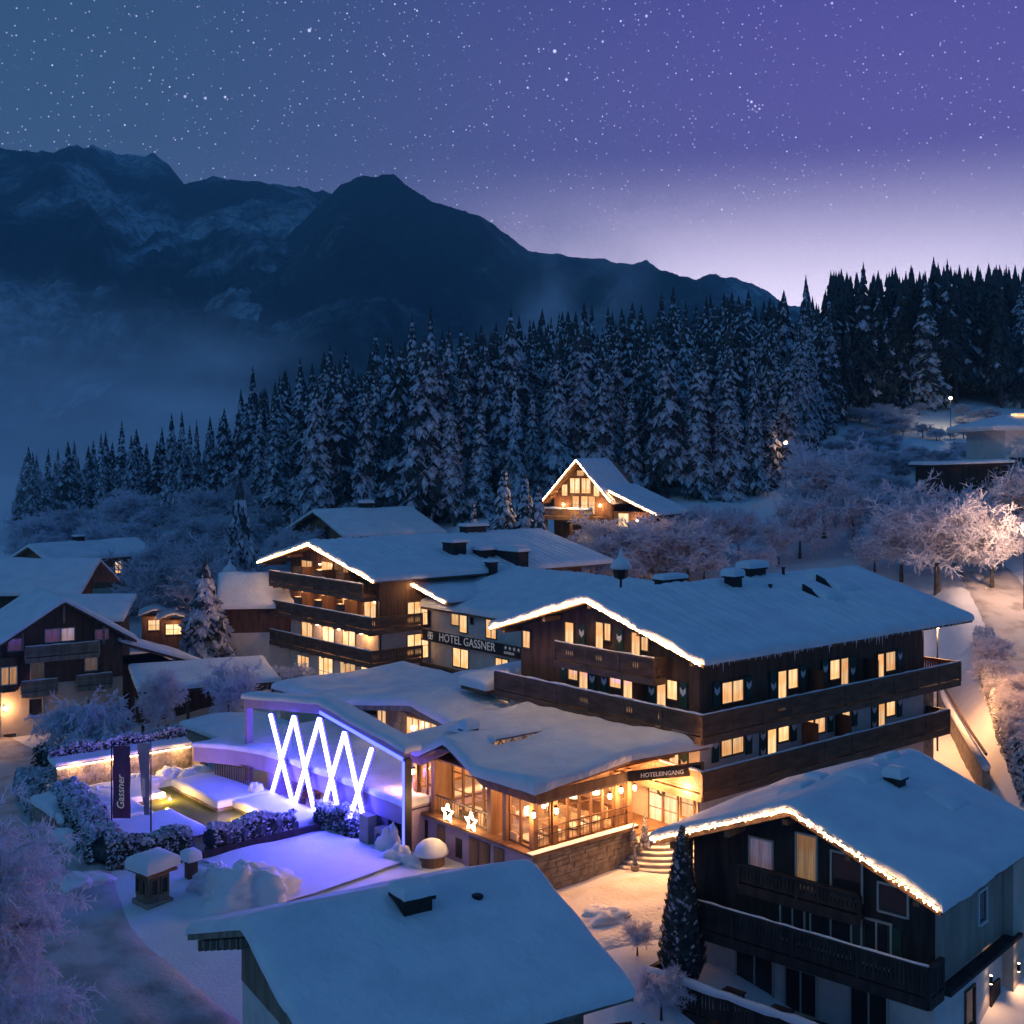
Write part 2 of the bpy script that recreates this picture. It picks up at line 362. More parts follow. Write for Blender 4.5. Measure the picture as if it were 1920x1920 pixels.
mwoods = mtmat('wooded slope', (.034, .06, .075), (.32, .42, .48), .006, (.50, .74), (.03, .05, .06), .07)
mountain('mountain', [(-900, 330), (-400, 300), (-150, 288), (0, 278), (60, 286), (110, 283), (145, 270), (160, 279), (173, 271), (200, 285), (270, 293), (290, 287), (312, 305), (345, 346), (400, 332), (440, 338), (485, 341), (550, 352), (562, 349), (590, 362), (603, 356), (625, 366), (800, 430), (1000, 500), (1150, 502), (1195, 492), (1212, 490), (1250, 514), (1305, 526), (1330, 512), (1350, 520), (1385, 523), (1440, 548), (1485, 575), (1600, 610), (1800, 650), (2500, 700)], 3300, 1100, -10, 90, mrock, 900, 90, 1.7, 1.5)
mountain('mountain', [(-500, 900), (100, 800), (250, 690), (400, 560), (520, 460), (600, 382), (640, 346), (680, 328), (702, 331), (716, 328), (738, 324), (762, 347), (810, 377), (850, 389), (900, 405), (940, 430), (990, 470), (1060, 479), (1130, 487), (1200, 499), (1300, 527), (1400, 572), (1500, 592), (1700, 640), (2400, 720)], 2300, 620, -6, 75, mwoods, 900, 90, 4.1, 1.1)

# ---------------------------------------------------------------- trees
def spruce_meshes(seed, h, Rm, psnow, levels=24, kbr=9, bare=.1, lod=1):
    rng = random.Random(seed); g = G(); lean = rng.uniform(0, 6.28)
    for i in range(levels):
        t = (i + rng.uniform(-.3, .3))/levels; t = min(max(t, 0), .985)
        z = h*(bare + (1-bare)*t)
        prof = (1-t)**.82*(.9+.1*math.sin(t*23+seed)); r0 = Rm*prof + .12
        nb = max(4, int(kbr*(.5+.6*(1-t)))); off = rng.uniform(0, 6.28)
        for k in range(nb):
            a = off + 6.283*k/nb + rng.uniform(-.25, .25); r = r0*rng.uniform(.68, 1.12)
            ca, sa = math.cos(a), math.sin(a); droop = r*rng.uniform(.55, 1.05) + .1
            w = (r*.20+.13)*rng.uniform(.75, 1.25); th = .15+.06*r
            def P(d, s, zz): return (ca*d - sa*s, sa*d + ca*s, z+zz)
            sp = [(.10*r, .0), (.45*r, -droop*.22), (.8*r, -droop*.68), (r, -droop*1.08)]
            ws = [w*.35, w, w*.85, w*.12]
            top = []; L_ = []; Rr = []
            for (d, dz), ww in zip(sp, ws):
                top.append(P(d, rng.uniform(-.06, .06), dz + th*.5)); j = rng.uniform(-.1, .1)*r*.5
                L_.append(P(d + j, ww, dz - th*rng.uniform(.4, 1.3))); Rr.append(P(d - j, -ww, dz - th*rng.uniform(.4, 1.3)))
            low = [P(d*.97, 0, dz - th*rng.uniform(1.6, 3.0)) for d, dz in sp]
            mi = 0 if rng.random() < psnow else 1
            o = len(g.v); g.v += top + L_ + Rr + low
            for q in range(3):
                m2 = mi if rng.random() < .85 else 1
                g.f += [(o+q, o+q+1, o+4+q+1, o+4+q), (o+8+q, o+8+q+1, o+q+1, o+q)]; g.m += [m2, m2]
                g.f += [(o+4+q, o+4+q+1, o+12+q+1, o+12+q), (o+12+q, o+12+q+1, o+8+q+1, o+8+q)]; g.m += [1, 1]
            if lod and r > .9:                       # side sprays
                for s in (-1, 1):
                    for d0 in (.5, .78):
                        b0 = P(d0*r, 0, -droop*d0*.75+th*.4); e = P((d0+.2)*r, s*w*1.9, -droop*(d0+.25)*.9)
                        e2 = P((d0+.02)*r, s*w*1.5, -droop*(d0+.3)); b1 = P((d0-.16)*r, 0, -droop*d0*.6); u_ = P((d0+.1)*r, s*w*1.2, -droop*d0*.9-th*2.2)
                        o = len(g.v); g.v += [b0, e, e2, b1, u_]
                        g.f += [(o, o+1, o+2), (o, o+2, o+3), (o+1, o+4, o+2), (o+4, o+3, o+2)]; g.m += [mi, mi, 1, 1]
    g.lathe((0, 0, h*.87), [(Rm*.17, 0), (Rm*.09, h*.07), (.02, h*.145)], 6, 1)
    crown = g.mesh('crown', [treesnow, needle]); t_ = G()
    t_.tube([(0, 0, -.6), (0, 0, h*.5), (0, 0, h*.99)], [h*.014+.06, h*.009+.04, .02], 6)
    return crown, t_.mesh('trunk', bark)
SP = [spruce_meshes(s, 20, 2.5+.45*(s % 4), [.93, .80, .95, .72, .9, .85, .6, .9][s], [28, 30, 26, 32, 24, 29, 27, 31][s], 10, [.1, .18, .08, .24, .12, .1, .15, .2][s]) for s in range(8)]
SPD = [spruce_meshes(40+s, 22, 2.9+.3*s, [.10, .25, .16][s], 24, 8, [.3, .24, .34][s]) for s in range(3)]
SPH = [spruce_meshes(70+s, 9, [2.1, 1.7, 1.5][s], .95, 24, 10, .03) for s in range(3)]
SPBIG = spruce_meshes(81, 9, 3.3, .95, 36, 15, .02)
def plant_tree(name, mesh2, x, y, s, rz, label, cat, group, z=None, sxy=1., mats=None):
    o = thing(name, label, cat, (x, y, gz(x, y) if z is None else z), rz, group); o.scale = (s*sxy, s*sxy, s)
    part('trunk', mesh2[1], None, o); part('crown', mesh2[0], None, o); return o
rng = random.Random(11); placed = []
def yfront(px): return np.interp(px, [60, 150, 300, 420, 480, 600, 850, 1000, 1200, 1400, 1500, 1560, 1640, 1960], [225, 214, 196, 186, 168, 156, 151, 152, 152, 154, 168, 192, 206, 216])
def trymin(x, y, d):
    for a, b in placed:
        if (a-x)**2+(b-y)**2 < d*d: return False
    placed.append((x, y)); return True
LB = {'s': ('snow laden spruce standing in the forest edge behind the hotel', 'snow laden spruces of the forest'),
      'd': ('dark bare stemmed spruce in the forest on the right hand slope', 'dark spruces on the right hand slope'),
      'b': ('distant spruce of the tree line against the sky and mountain', 'distant spruces along the tree line'),
      'm': ('hazy snowy spruce in the misty left end of the forest', 'hazy spruces at the left end of the forest')}
cnt = 0
for tries in range(6000):
    if cnt >= 268: break
    if cnt < 105: px = rng.uniform(470, 1560); dep = abs(rng.gauss(0, 9))
    elif cnt < 150: px = rng.uniform(40, 480); dep = rng.uniform(0, 26)
    elif cnt < 200: px = rng.uniform(1540, 1990); dep = rng.uniform(0, 34)
    elif cnt < 225: px = rng.uniform(1500, 1990); dep = rng.uniform(30, 75)
    else: px = rng.uniform(480, 1560); dep = rng.uniform(22, 80)
    y = float(yfront(px)) + dep; x = (px - CX)/F*y
    if abs(px-1135) < 150 and dep < 3: continue
    if not trymin(x, y, 3.3 if cnt < 150 else 2.9): continue
    kind = 'm' if px < 470 else 'd' if px > 1570 and rng.random() < .93 else 's' if dep < 26 else 'b'
    ms = rng.choice(SPD) if kind == 'd' else rng.choice(SP)
    s = rng.choice([.78, .9, .98, 1.0, 1.06, 1.16])*rng.uniform(.93, 1.06)*(.84 if kind == 'm' else .98 if kind == 'd' else float(np.interp(px, [470, 560, 700, 900, 1150, 1500], [.92, 1.04, 1.06, 1.02, .9, .96])))
    plant_tree('spruce_tree', ms, x, y, s, rng.uniform(0, 6.28), LB[kind][0], 'tree', LB[kind][1], sxy=rng.uniform(.72, 1.12)); cnt += 1

# farther trees of the wood, past the first few hundred: one mass
def wood(name, n, pick, src, seed, hs, label):
    rr = np.random.RandomState(seed); V = []; Fc = []; M_ = []; o = 0
    base = []
    for me, _ in src:
        v = np.zeros(len(me.vertices)*3); me.vertices.foreach_get('co', v); q = np.zeros(len(me.polygons)*4 if all(len(p.vertices) == 4 for p in me.polygons) else 0, int)
        base.append((v.reshape(-1, 3), [tuple(p.vertices) for p in me.polygons], [p.material_index for p in me.polygons]))
    for i in range(n):
        x, y = pick(rr); z = gz(x, y); v, f, m_ = base[rr.randint(len(base))]; a = rr.uniform(0, 6.28); s = rr.uniform(*hs)/20; w_ = s*rr.uniform(.9, 1.3)
        c, d = math.cos(a), math.sin(a); P = np.stack([(v[:, 0]*c-v[:, 1]*d)*w_+x, (v[:, 0]*d+v[:, 1]*c)*w_+y, v[:, 2]*s+z], 1)
        V.append(P); Fc += [tuple(j+o for j in p) for p in f]; M_ += m_; o += len(v)
    g = G(); g.v = np.concatenate(V).tolist(); g.f = Fc; g.m = M_
    return link(name, g.mesh(name, [treesnow, needle]), None, (0, 0, 0), 0, label, 'stuff')
LW = [spruce_meshes(90+s, 20, 3.1, .7, 15, 6, .12, 0) for s in range(3)]; LD = [spruce_meshes(95+s, 20, 2.9, .08, 15, 6, .22, 0) for s in range(3)]
def pk(p0, p1, d0, d1):
    def f(rr):
        px = rr.uniform(p0, p1); y = float(yfront(px)) + rr.uniform(d0, d1); return ((px-CX)/F*y, y)
    return f
wood('spruce_wood', 230, pk(470, 1560, 10, 85), LW, 3, (16, 21.5), 'mass of snowy spruces filling the wood behind the front rows')
wood('spruce_wood', 330, pk(1545, 2050, 8, 85), LD, 4, (19, 25), 'mass of dark spruces filling the wood on the right hand slope')
def frost_tree(seed, h, spread, mt, twig=1., weep=0., nl=6, nb=7, ntw=9, tw=.028):
    """bare deciduous tree in hoar frost: trunk and limbs as tapered tubes, twigs as fine crossed slivers"""
    rng = random.Random(seed); tr = G(); cr = G()
    def rv(s): return Vector((rng.gauss(0, s), rng.gauss(0, s), rng.gauss(0, s)))
    def sliver(a, b, w):
        d = b - a; u = d.orthogonal().normalized()*w; v = d.cross(u).normalized()*w
        o = len(cr.v); cr.v += [tuple(a-u), tuple(a+u), tuple(b), tuple(a-v), tuple(a+v)]
        cr.f += [(o, o+1, o+2), (o+3, o+4, o+2)]; cr.m += [0, 0]
    th = h*.2; top = Vector((rng.uniform(-.2, .2), rng.uniform(-.2, .2), h*.62))
    tr.tube([(0, 0, -.4), (0, 0, th*.5), tuple(Vector((0, 0, th))), tuple(top)], [h*.024, h*.019, h*.016, h*.006], 7)
    for i in range(nl):
        f = .75*i/nl; st = Vector((0, 0, th)).lerp(top, f); a = 2.4*i + rng.uniform(-.4, .4)
        up = rng.uniform(.55, 1.1) if weep < .5 else rng.uniform(.3, .8)
        d = Vector((math.cos(a), math.sin(a), up)).normalized(); ln_ = spread*rng.uniform(.8, 1.1)*(1-.35*f); pts = [st]; 
        for k in range(5):
            d = (d + rv(.12) + Vector((0, 0, .05 - weep*.28*k/3))).normalized(); pts.append(pts[-1] + d*ln_/5)
        cr.tube([tuple(p) for p in pts], [h*.010*(1-.17*k) for k in range(6)], 5, cap=False)
        for j in range(nb):
            q = rng.uniform(.2, 1.0)*5; b0 = pts[int(min(q, 4.99))].lerp(pts[int(min(q, 4.99))+1], q % 1 if q < 5 else 1)
            bd = (d*.4 + rv(.55) + Vector((0, 0, .25 - weep*.9))).normalized(); bl = spread*rng.uniform(.3, .5); bp = [b0]
            for k in range(3): bd = (bd + rv(.18) - Vector((0, 0, weep*.45*k/2))).normalized(); bp.append(bp[-1] + bd*bl/3)
            cr.tube([tuple(p) for p in bp], [h*.0035, h*.003, h*.0022, h*.001], 3, cap=False)
            for t in range(ntw):
                q = rng.uniform(.1, 2.99); a0 = bp[int(q)].lerp(bp[int(q)+1], q % 1)
                td = (bd*.5 + rv(.6) + Vector((0, 0, .15 - weep))).normalized(); tl = spread*rng.uniform(.12, .24)*twig; a1 = a0 + td*tl
                sliver(a0, a1, tw)
                for z in range(3):
                    c0 = a0.lerp(a1, rng.uniform(.2, .9)); sliver(c0, c0 + (td + rv(.6)).normalized()*tl*rng.uniform(.35, .6), tw*.8)
    return cr.mesh('crown', mt), tr.mesh('trunk', [bark])
FT = [frost_tree(s, 8, 3.6, frost, 1.05, [0, 0, .15, .1][s % 4], 13, 12, 16, .045) for s in range(4)]
FTB = [frost_tree(20+s, 8, 3.4, frost2, 1., .05, 12, 11, 13, .042) for s in range(2)]
FTW = frost_tree(31, 7, 3.6, frost, 1.1, .75, 14, 12, 15, .06)
FTBIG = frost_tree(33, 12, 5.6, frost, .5, .4, 26, 24, 28, .034)
# ---------------------------------------------------------------- building kit
FACE = {'-v': 0., '-u': R(-90), '+u': R(90), '+v': R(180)}
def on(face, c, a, z, off=0.):                       # place on a wall: coordinate c of the wall plane, a along it
    if face == '-v': return (a, c - off, z), FACE[face]
    if face == '+v': return (a, c + off, z), FACE[face]
    if face == '-u': return (c - off, a, z), FACE[face]
    return (c + off, a, z), FACE[face]
_wc = {}
def win_mesh(w, h, mull, trans, fm, fw=.07, dep=.07):
    key = (round(w, 2), round(h, 2), mull, trans, fm.name)
    if key in _wc: return _wc[key]
    g = G(); a = w/2
    g.box(-a-fw, -a, -dep, .02, -fw, h+fw); g.box(a, a+fw, -dep, .02, -fw, h+fw)
    g.box(-a, a, -dep, .02, h, h+fw); g.box(-a, a, -dep-.04, .02, -fw, 0)
    for i in range(1, mull+1): x = -a + w*i/(mull+1); g.box(x-.03, x+.03, -dep+.015, .015, 0, h)
    for i in range(1, trans+1): z = h*i/(trans+1); g.box(-a, a, -dep+.025, .012, z-.02, z+.02)
    p = G(); p.add([(-a, -.015, 0), (a, -.015, 0), (a, -.015, h), (-a, -.015, h)], [(0, 1, 2, 3)])
    _wc[key] = (g.mesh('window', fm), p); return _wc[key]
_pc = {}
def window(root, face, c, a, z, w, h, pm, mull=0, trans=0, fm=None, name='window', label=None, off=0.):
    fm = fm or framew; me, p = win_mesh(w, h, mull, trans, fm)
    loc, rz = on(face, c, a, z, off); o = link(name, me, root, loc, rz, label)
    k = (me.name, pm.name)
    if k not in _pc: _pc[k] = p.mesh('pane', pm)
    link('pane', _pc[k], o); return o
def shutter(root, face, c, a, z, w, h, n_emb=1, m_=None):
    key = ('sh', round(w, 2), round(h, 2), n_emb)
    if key not in _wc:
        g = G(); g.box(-w/2, w/2, -.05, -.005, 0, h); g.box(-w/2+.05, w/2-.05, -.062, -.05, .06, h-.06)
        e = G(); s = min(w, .55)*.36
        for i in range(n_emb):
            zc = h*(.62 if n_emb == 1 else (.72, .30)[i])
            e.add([(x*s, -.07, zc+y*s) for x, y in ((-1, 1.2), (0, .35), (1, 1.2), (1, -.2), (0, -1.2), (-1, -.2))], [(0, 5, 4, 1), (1, 4, 3, 2)])
        _wc[key] = (g.mesh('shutter', m_ or shutterg), e.mesh('emblem', whitep) if n_emb else None)
    loc, rz = on(face, c, a, z); o = link('shutter', _wc[key][0], root, loc, rz)
    if n_emb: link('emblem', _wc[key][1], o)
    return o
def railing(root, p0, p1, z, h=1.0, m_=None, style='boards', snowtop=0., name='railing'):
    """balcony front from p0 to p1 (local xy), standing on height z"""
    m_ = m_ or dwood_h; a = Vector((p0[0], p0[1], 0)); b = Vector((p1[0], p1[1], 0)); L = (b-a).length; d = (b-a).normalized()
    rz = math.atan2(d.y, d.x); g = G()
    g.box(0, L, -.09, .09, h-.07, h+.02); g.box(0, L, -.05, .05, .10, .2); g.box(0, L, -.07, .07, -.34, .02)
    n = max(2, int(L/2.2))
    for i in range(n+1): x = L*i/n; g.box(x-.06, x+.06, -.065, .065, -.1, h-.07)
    o = part(name, g, m_, root, (a.x, a.y, z), rz); q = G(); st = .15 if style == 'boards' else .13
    k = int(L/st)
    for i in range(k):
        x = (i+.5)*L/k; w = .071 if style == 'boards' else .035
        if style == 'boards':                        # sawn boards with a waist
            q.add([(x-w, -.03, .2), (x+w, -.03, .2), (x+w*.72, -.03, h*.5), (x+w, -.03, h-.07), (x-w, -.03, h-.07), (x-w*.72, -.03, h*.5)], [(0, 1, 2, 5), (5, 2, 3, 4)])
            q.add([(x-w, .0, .2), (x+w, .0, .2), (x+w*.72, .0, h*.5), (x+w, .0, h-.07), (x-w, .0, h-.07), (x-w*.72, .0, h*.5)], [(5, 2, 1, 0), (4, 3, 2, 5)])
        else: q.box(x-w, x+w, -.03, .0, .2, h-.07)
    part('balusters', q, m_, o, kind='stuff')
    if snowtop:
        s = G(); nn = max(4, int(L/.5)); rr = random.Random(int(L*77))
        s.tube([(L*i/nn, 0, h+.03+rr.uniform(-.02, .03)) for i in range(nn+1)], [.11*rr.uniform(.6, 1.2)*snowtop+.02 for i in range(nn+1)], 6)
        part('rail_snow', s, snow, o, smooth=True)
    return o
def snow_on(xs, ys, base, T, r=.5, amp=.08, seed=0, out=.10, mp=None, ripple=None, res=.35):
    """thick rounded blanket of snow over a rectangular patch; base(x,y) is the roof skin below it"""
    x0, x1, y0, y1 = xs[0], xs[1], ys[0], ys[1]
    def sp(a, b):
        n = max(6, int((b-a)/res)); e = [0, .03, .08, .16, .28, .45]; mid = np.linspace(a+.7, b-.7, max(2, n-4)) if b-a > 2 else np.linspace(a, b, 9)[4:5]
        return np.array([a+v for v in e if a+v < (a+b)/2] + [v for v in mid] + [b-v for v in e[::-1] if b-v > (a+b)/2])
    X1, Y1 = sp(x0, x1), sp(y0, y1); X, Y = np.meshgrid(X1, Y1)
    d = np.minimum(np.minimum(X-x0, x1-X), np.minimum(Y-y0, y1-Y)); q = np.clip(d/r, 0, 1)
    f = np.sqrt(np.maximum(1-(1-q)**2, 0))**.8
    if mp is not None: PX, PY = mp(X, Y)
    else: PX, PY = X, Y
    PX = np.array(PX, float); PY = np.array(PY, float); B = base(PX, PY)
    n = snoise(PX*.55+seed*7, PY*.55+seed*3, 0, 7)
    Z = B + (T*(.42+.58*f))*(1+.25*amp*10*.12*n) + amp*n*q
    if ripple is not None: Z = Z + ripple(PX, PY)*q
    lip = lambda a, b: .07*snoise(a*1.3+seed, b*1.3, 0, 8)*min(1, T/.3)     # uneven, slightly sagging lip along every edge
    if T > .2:
        for k, w_ in ((0, 1.), (1, .9), (2, .6)):
            PY[k] -= w_*lip(PX[k], PY[k]*0+1); PY[-1-k] += w_*lip(PX[-1-k], PY[-1-k]*0+5); PX[:, k] -= w_*lip(PY[:, k], PX[:, k]*0+9); PX[:, -1-k] += w_*lip(PY[:, -1-k], PX[:, -1-k]*0+3)
    g = G(); ny, nx = Z.shape; g.v = np.stack([PX, PY, Z], 2).reshape(-1, 3).tolist()
    g.f = [(i*nx+j, i*nx+j+1, (i+1)*nx+j+1, (i+1)*nx+j) for i in range(ny-1) for j in range(nx-1)]
    per = [j for j in range(nx)] + [i*nx+nx-1 for i in range(1, ny)] + [(ny-1)*nx+j for j in range(nx-2, -1, -1)] + [i*nx for i in range(ny-2, 0, -1)]
    o = len(g.v)
    for p in per: v = g.v[p]; i, j = divmod(p, nx); g.v.append((v[0], v[1], float(B[i, j])+.01))
    k = len(per); g.f += [(per[i], o+i, o+(i+1) % k, per[(i+1) % k]) for i in range(k)]
    g.m = [0]*len(g.f); return g
def gable_roof(root, x0, x1, y0, y1, yr, zr, m_, T=.42, seed=0, seams=False, wood=None, barge=True, purl=5, ml=None, crop=None, amp=.07):
    """roof with its ridge along x at y=yr; slopes m_ towards y0 and ml towards y1"""
    wood = wood or soffit; ml = m_ if ml is None else ml
    zf = lambda y: zr - (m_*(yr-y) if y < yr else ml*(y-yr))
    g = G(); th = .15
    for a, b in ((y0, yr), (yr, y1)): g.prism_x([(a, zf(a)-th), (b, zf(b)-th), (b, zf(b)), (a, zf(a))], x0, x1)
    ro = part('roof', g, wood, root)
    if barge:
        for xx, s in ((x0, -1), (x1, 1)):
            b_ = G()
            for a, b in ((y0, yr), (yr, y1)): b_.prism_x([(a, zf(a)-.17), (b, zf(b)-.17), (b, zf(b)+.04), (a, zf(a)+.04)], xx+s*.003, xx+s*.06)
            part('bargeboard', b_, wood, ro)
    for k in range(purl):
        y = y0+.9 + (y1-y0-1.8)*k/max(1, purl-1); p = G(); p.box(x0+.12, x0+2.2, y-.1, y+.1, zf(y)-.46, zf(y)-.21 if abs(y-yr) > .3 else zf(y)-.26)
        part('purlin', p, wood, ro)
    def base(X, Y):
        dd = np.where(Y < yr, m_*(yr-Y), ml*(Y-yr)); return zr - np.sqrt(dd**2+.0016) + .005
    rip = None
    if seams: rip = lambda X, Y: (.07*np.cos(X*2*math.pi/.8)+.05*np.cos(X*1.9+Y*.3))*(.35+.65*S_((snoise(X*.25+3, Y*.2, 0, 5)+.5)))
    s = snow_on((x0-.13, x1+.1), (y0-.12, y1+.12), base, T, seed=seed, ripple=rip, amp=amp, res=.14 if seams else .3)
    part('roof_snow', s, roofsnow, ro, smooth=True)
    return ro, zf
def gable_walls(root, x0, x1, y0, y1, yr, zf, zb, zs, lower, upper, name_l='plaster_wall', name_u='timber_wall'):
    g = G()
    if zs > zb: g.box(x0, x1, y0, y1, zb, zs); part(name_l, g, lower, root)
    p = [(y0, zs+.002), (y1, zs+.002), (y1, zf(y1)-.2), (yr, zf(yr)-.2), (y0, zf(y0)-.2)]
    g = G(); g.prism_x(p, x0-.03, x1+.03); part(name_u, g, upper, root)
def light_string(root_loc, rz, pts, label, step=.1, jit=.05, r=.042, drop=0., group='strings of warm lights along the gables', rows=2):
    o = thing('light_string', label, 'string lights', root_loc, rz, group); rr = random.Random(int(abs(pts[0][1])*97)+len(pts))
    c = G(); c.tube(pts, .014, 4); part('cable', c, blackm, o)
    g = G()
    for a, b in zip(pts[:-1], pts[1:]):
        a = Vector(a); b = Vector(b); n = int((b-a).length/step)
        for i in range(n):
            for k in range(rows):
                p = a.lerp(b, (i+rr.random())/n) + Vector((rr.uniform(-jit, .01), 0, rr.uniform(-jit, jit)-drop*rr.random()))
                q = r*rr.uniform(.6, 1.15); v = len(g.v)
                g.v += [(p.x+q, p.y, p.z), (p.x-q, p.y, p.z), (p.x, p.y+q, p.z), (p.x, p.y-q, p.z), (p.x, p.y, p.z+q), (p.x, p.y, p.z-q)]
                fs = [(0, 2, 4), (2, 1, 4), (1, 3, 4), (3, 0, 4), (2, 0, 5), (1, 2, 5), (3, 1, 5), (0, 3, 5)]
                g.f += [tuple(v+j for j in f) for f in fs]; g.m += [0]*8
    part('bulbs', g, bulbm, o, kind='stuff'); return o
def gable_string(H, x0, y0, y1, yr, zf, label, lift=-.03, **kw):
    n = lambda a, b: [(x0-.16, a+(b-a)*i/8, zf(a+(b-a)*i/8)+lift) for i in range(9)]
    return light_string(H.location, H.rotation_euler[2], n(y0+.05, yr)[:-1]+n(yr, y1-.05), label, **kw)
def text_part(root, s, size, loc, rz, m_, tilt=R(90), ext=.012, name='lettering', space=1., label=None, shear=0.):
    c = bpy.data.curves.new('tmp', 'FONT'); c.body = s; c.size = size; c.extrude = ext; c.space_character = space; c.resolution_u = 3; c.shear = shear
    t = bpy.data.objects.new('tmp', c); COL.objects.link(t); dg = bpy.context.evaluated_depsgraph_get(); dg.update()
    me = bpy.data.meshes.new_from_object(t.evaluated_get(dg)); bpy.data.objects.remove(t); me.name = name; me.materials.clear(); me.materials.append(m_)
    o = link(name, me, root, loc, 0, label); o.rotation_euler = (tilt, 0, rz); return o
def wall_lantern(label, loc, watts=40., s=1., color=(1., .45, .17), group='lit wall lanterns of the restaurant'):
    o = thing('wall_lantern', label, 'lantern', loc, 0, group)
    g = G(); g.box(-.03*s, .03*s, -.03*s, .12*s, -.02*s, .02*s); g.lathe((0, 0, .16*s), [(.02*s, .06*s), (.11*s, .0), (.10*s, -.01*s)], 8); g.lathe((0, 0, -.13*s), [(.09*s, 0), (.07*s, -.03*s)], 8)
    part('lantern_frame', g, blackm, o)
    b = G(); b.lathe((0, 0, -.12*s), [(.05*s, 0), (.085*s, .06*s), (.085*s, .2*s), (.05*s, .27*s)], 8); part('glass', b, lampm, o)
    lamp((0, -.34*s, .02), watts, color, .1, o); return o
def chimney(root, x, y, z0, h, w=.8, d=.8, capsnow=.35, m_=None, name='chimney'):
    g = G(); g.box(x-w/2, x+w/2, y-d/2, y+d/2, z0-.4, z0+h); g.box(x-w/2-.08, x+w/2+.08, y-d/2-.08, y+d/2+.08, z0+h+.002, z0+h+.1)
    o = part(name, g, m_ or bwood, root)
    if capsnow:
        s = snow_on((x-w/2-.14, x+w/2+.14), (y-d/2-.14, y+d/2+.14), lambda X, Y: 0*X+z0+h+.1, capsnow, r=.3, amp=.03); part('snow_cap', s, snow, o, smooth=True)
    return o
# ---------------------------------------------------------------- hotel, right wing (chalet)
TH = R(40.); O0 = (8.96, 57.0, 0.)
def hw(u, v): return (O0[0]+u*math.cos(TH)-v*math.sin(TH), O0[1]+u*math.sin(TH)+v*math.cos(TH))
A = thing('hotel_wing', 'large dark timber hotel wing with white lower storey and shutters behind the entrance', 'hotel', O0, TH, 'hotel buildings')
ro, zfA = gable_roof(A, -1.25, 22.6, -1.35, 14.3, 6.5, 11.75, .292, .45, 1, True, amp=.05)
gable_walls(A, 0, 19.6, 0, 14.2-1.1, 6.5, zfA, -.5, 5.9, plaster, dwood)
# storey windows of the gable side
for v0, v1, z0, z1, k in ((9.15, 8.43, 7.2, 8.15, 'w'), (8.31, 7.65, 6.1, 8.2, 'd'), (6.01, 5.2, 7.25, 8.2, 'w'), (5.03, 4.38, 6.1, 8.2, 'd'), (2.7, 2.12, 6.1, 8.15, 'd'), (2.02, 1.37, 7.25, 8.15, 'w'),
        (5.95, 5.34, 3.5, 5.58, 'd'), (5.2, 4.45, 4.6, 5.58, 'w'), (2.82, 2.05, 4.6, 5.56, 'w'), (1.94, 1.33, 3.5, 5.56, 'd'),
        (9.41, 8.75, 8.4, 10.2, 'd'), (7.05, 6.5, 8.4, 10.45, 'd'), (6.4, 5.95, 9.6, 10.45, 'w'), (4.45, 3.87, 8.4, 10.2, 'd'), (3.78, 3.3, 9.4, 10.05, 'w'), (12.9, 12.3, 8.45, 9.35, 'w'), (11.9, 11.3, 4.0, 5.6, 'd')):
    window(A, '-u', -.04 if z1 > 5.9 else 0, (v0+v1)/2, z0, v0-v1, z1-z0, lit, 0, 0, name='window' if k == 'w' else 'balcony_door')
for v, z, h, e in ((9.55, 7.1, 1.15, 1), (7.3, 6.2, 2., 1), (6.42, 6.2, 2., 1), (4.08, 6.2, 2., 1), (3.05, 6.2, 2., 1), (.98, 6.9, 1.3, 1), (6.3, 3.6, 2., 2), (4.05, 4.4, 1.3, 1), (3.2, 4.3, 1.4, 1), (.95, 3.6, 2., 2), (8.1, 9.0, 1.2, 1), (5.3, 9.0, 1.3, 1)):
    shutter(A, '-u', -.04 if z > 5.9 else 0, v, z, .52, h, e)
window(A, '-u', 0, 13.0-1.2, 3.9, 1.0, 1.6, litdim, 1, 0, framelt)
# storey windows of the long side
for u0, u1, z0, z1, k in ((1.55, 3.13, 7.08, 8.08, 'W'), (5.9, 6.58, 6.1, 8.13, 'd'), (6.73, 7.52, 7.17, 8.12, 'w'), (10.34, 11.2, 7.2, 8.2, 'w'), (11.33, 12., 6.1, 8.2, 'd'), (14.8, 15.4, 6.1, 8.07, 'd'), (15.59, 16.55, 7.05, 8.08, 'w'),
        (1.53, 3.19, 4.51, 5.51, 'W'), (5.1, 5.8, 3.5, 5.5, 'd'), (5.97, 6.83, 4.54, 5.5, 'w'), (8.21, 8.94, 3.5, 5.5, 'd'), (9.05, 9.95, 4.52, 5.5, 'w'), (11.49, 12.2, 4.6, 5.6, 'w'), (14.93, 15.56, 3.5, 5.5, 'd'), (15.71, 16.58, 4.5, 5.5, 'w')):
    window(A, '-v', -.04 if z1 > 5.9 else 0, (u0+u1)/2, z0, u1-u0, z1-z0, lit, 1 if k == 'W' else 0, 0, name='balcony_door' if k == 'd' else 'window')
for u, z, h, e in ((1.15, 7.0, 1.2, 1), (3.55, 7.0, 1.2, 1), (5.5, 6.2, 2., 1), (7.95, 7.05, 1.2, 1), (9.9, 7.1, 1.2, 1), (12.4, 6.2, 2., 1), (17.0, 7.0, 1.2, 1),
                   (1.1, 4.3, 1.4, 1), (3.62, 4.3, 1.4, 1), (4.72, 3.6, 2., 2), (7.25, 4.4, 1.2, 1), (10.45, 4.4, 1.3, 1), (12.65, 4.4, 1.3, 1), (14.5, 3.6, 2., 2), (17.05, 4.3, 1.35, 1)):
    shutter(A, '-v', -.04 if z > 5.9 else 0, u, z, .52, h, e)
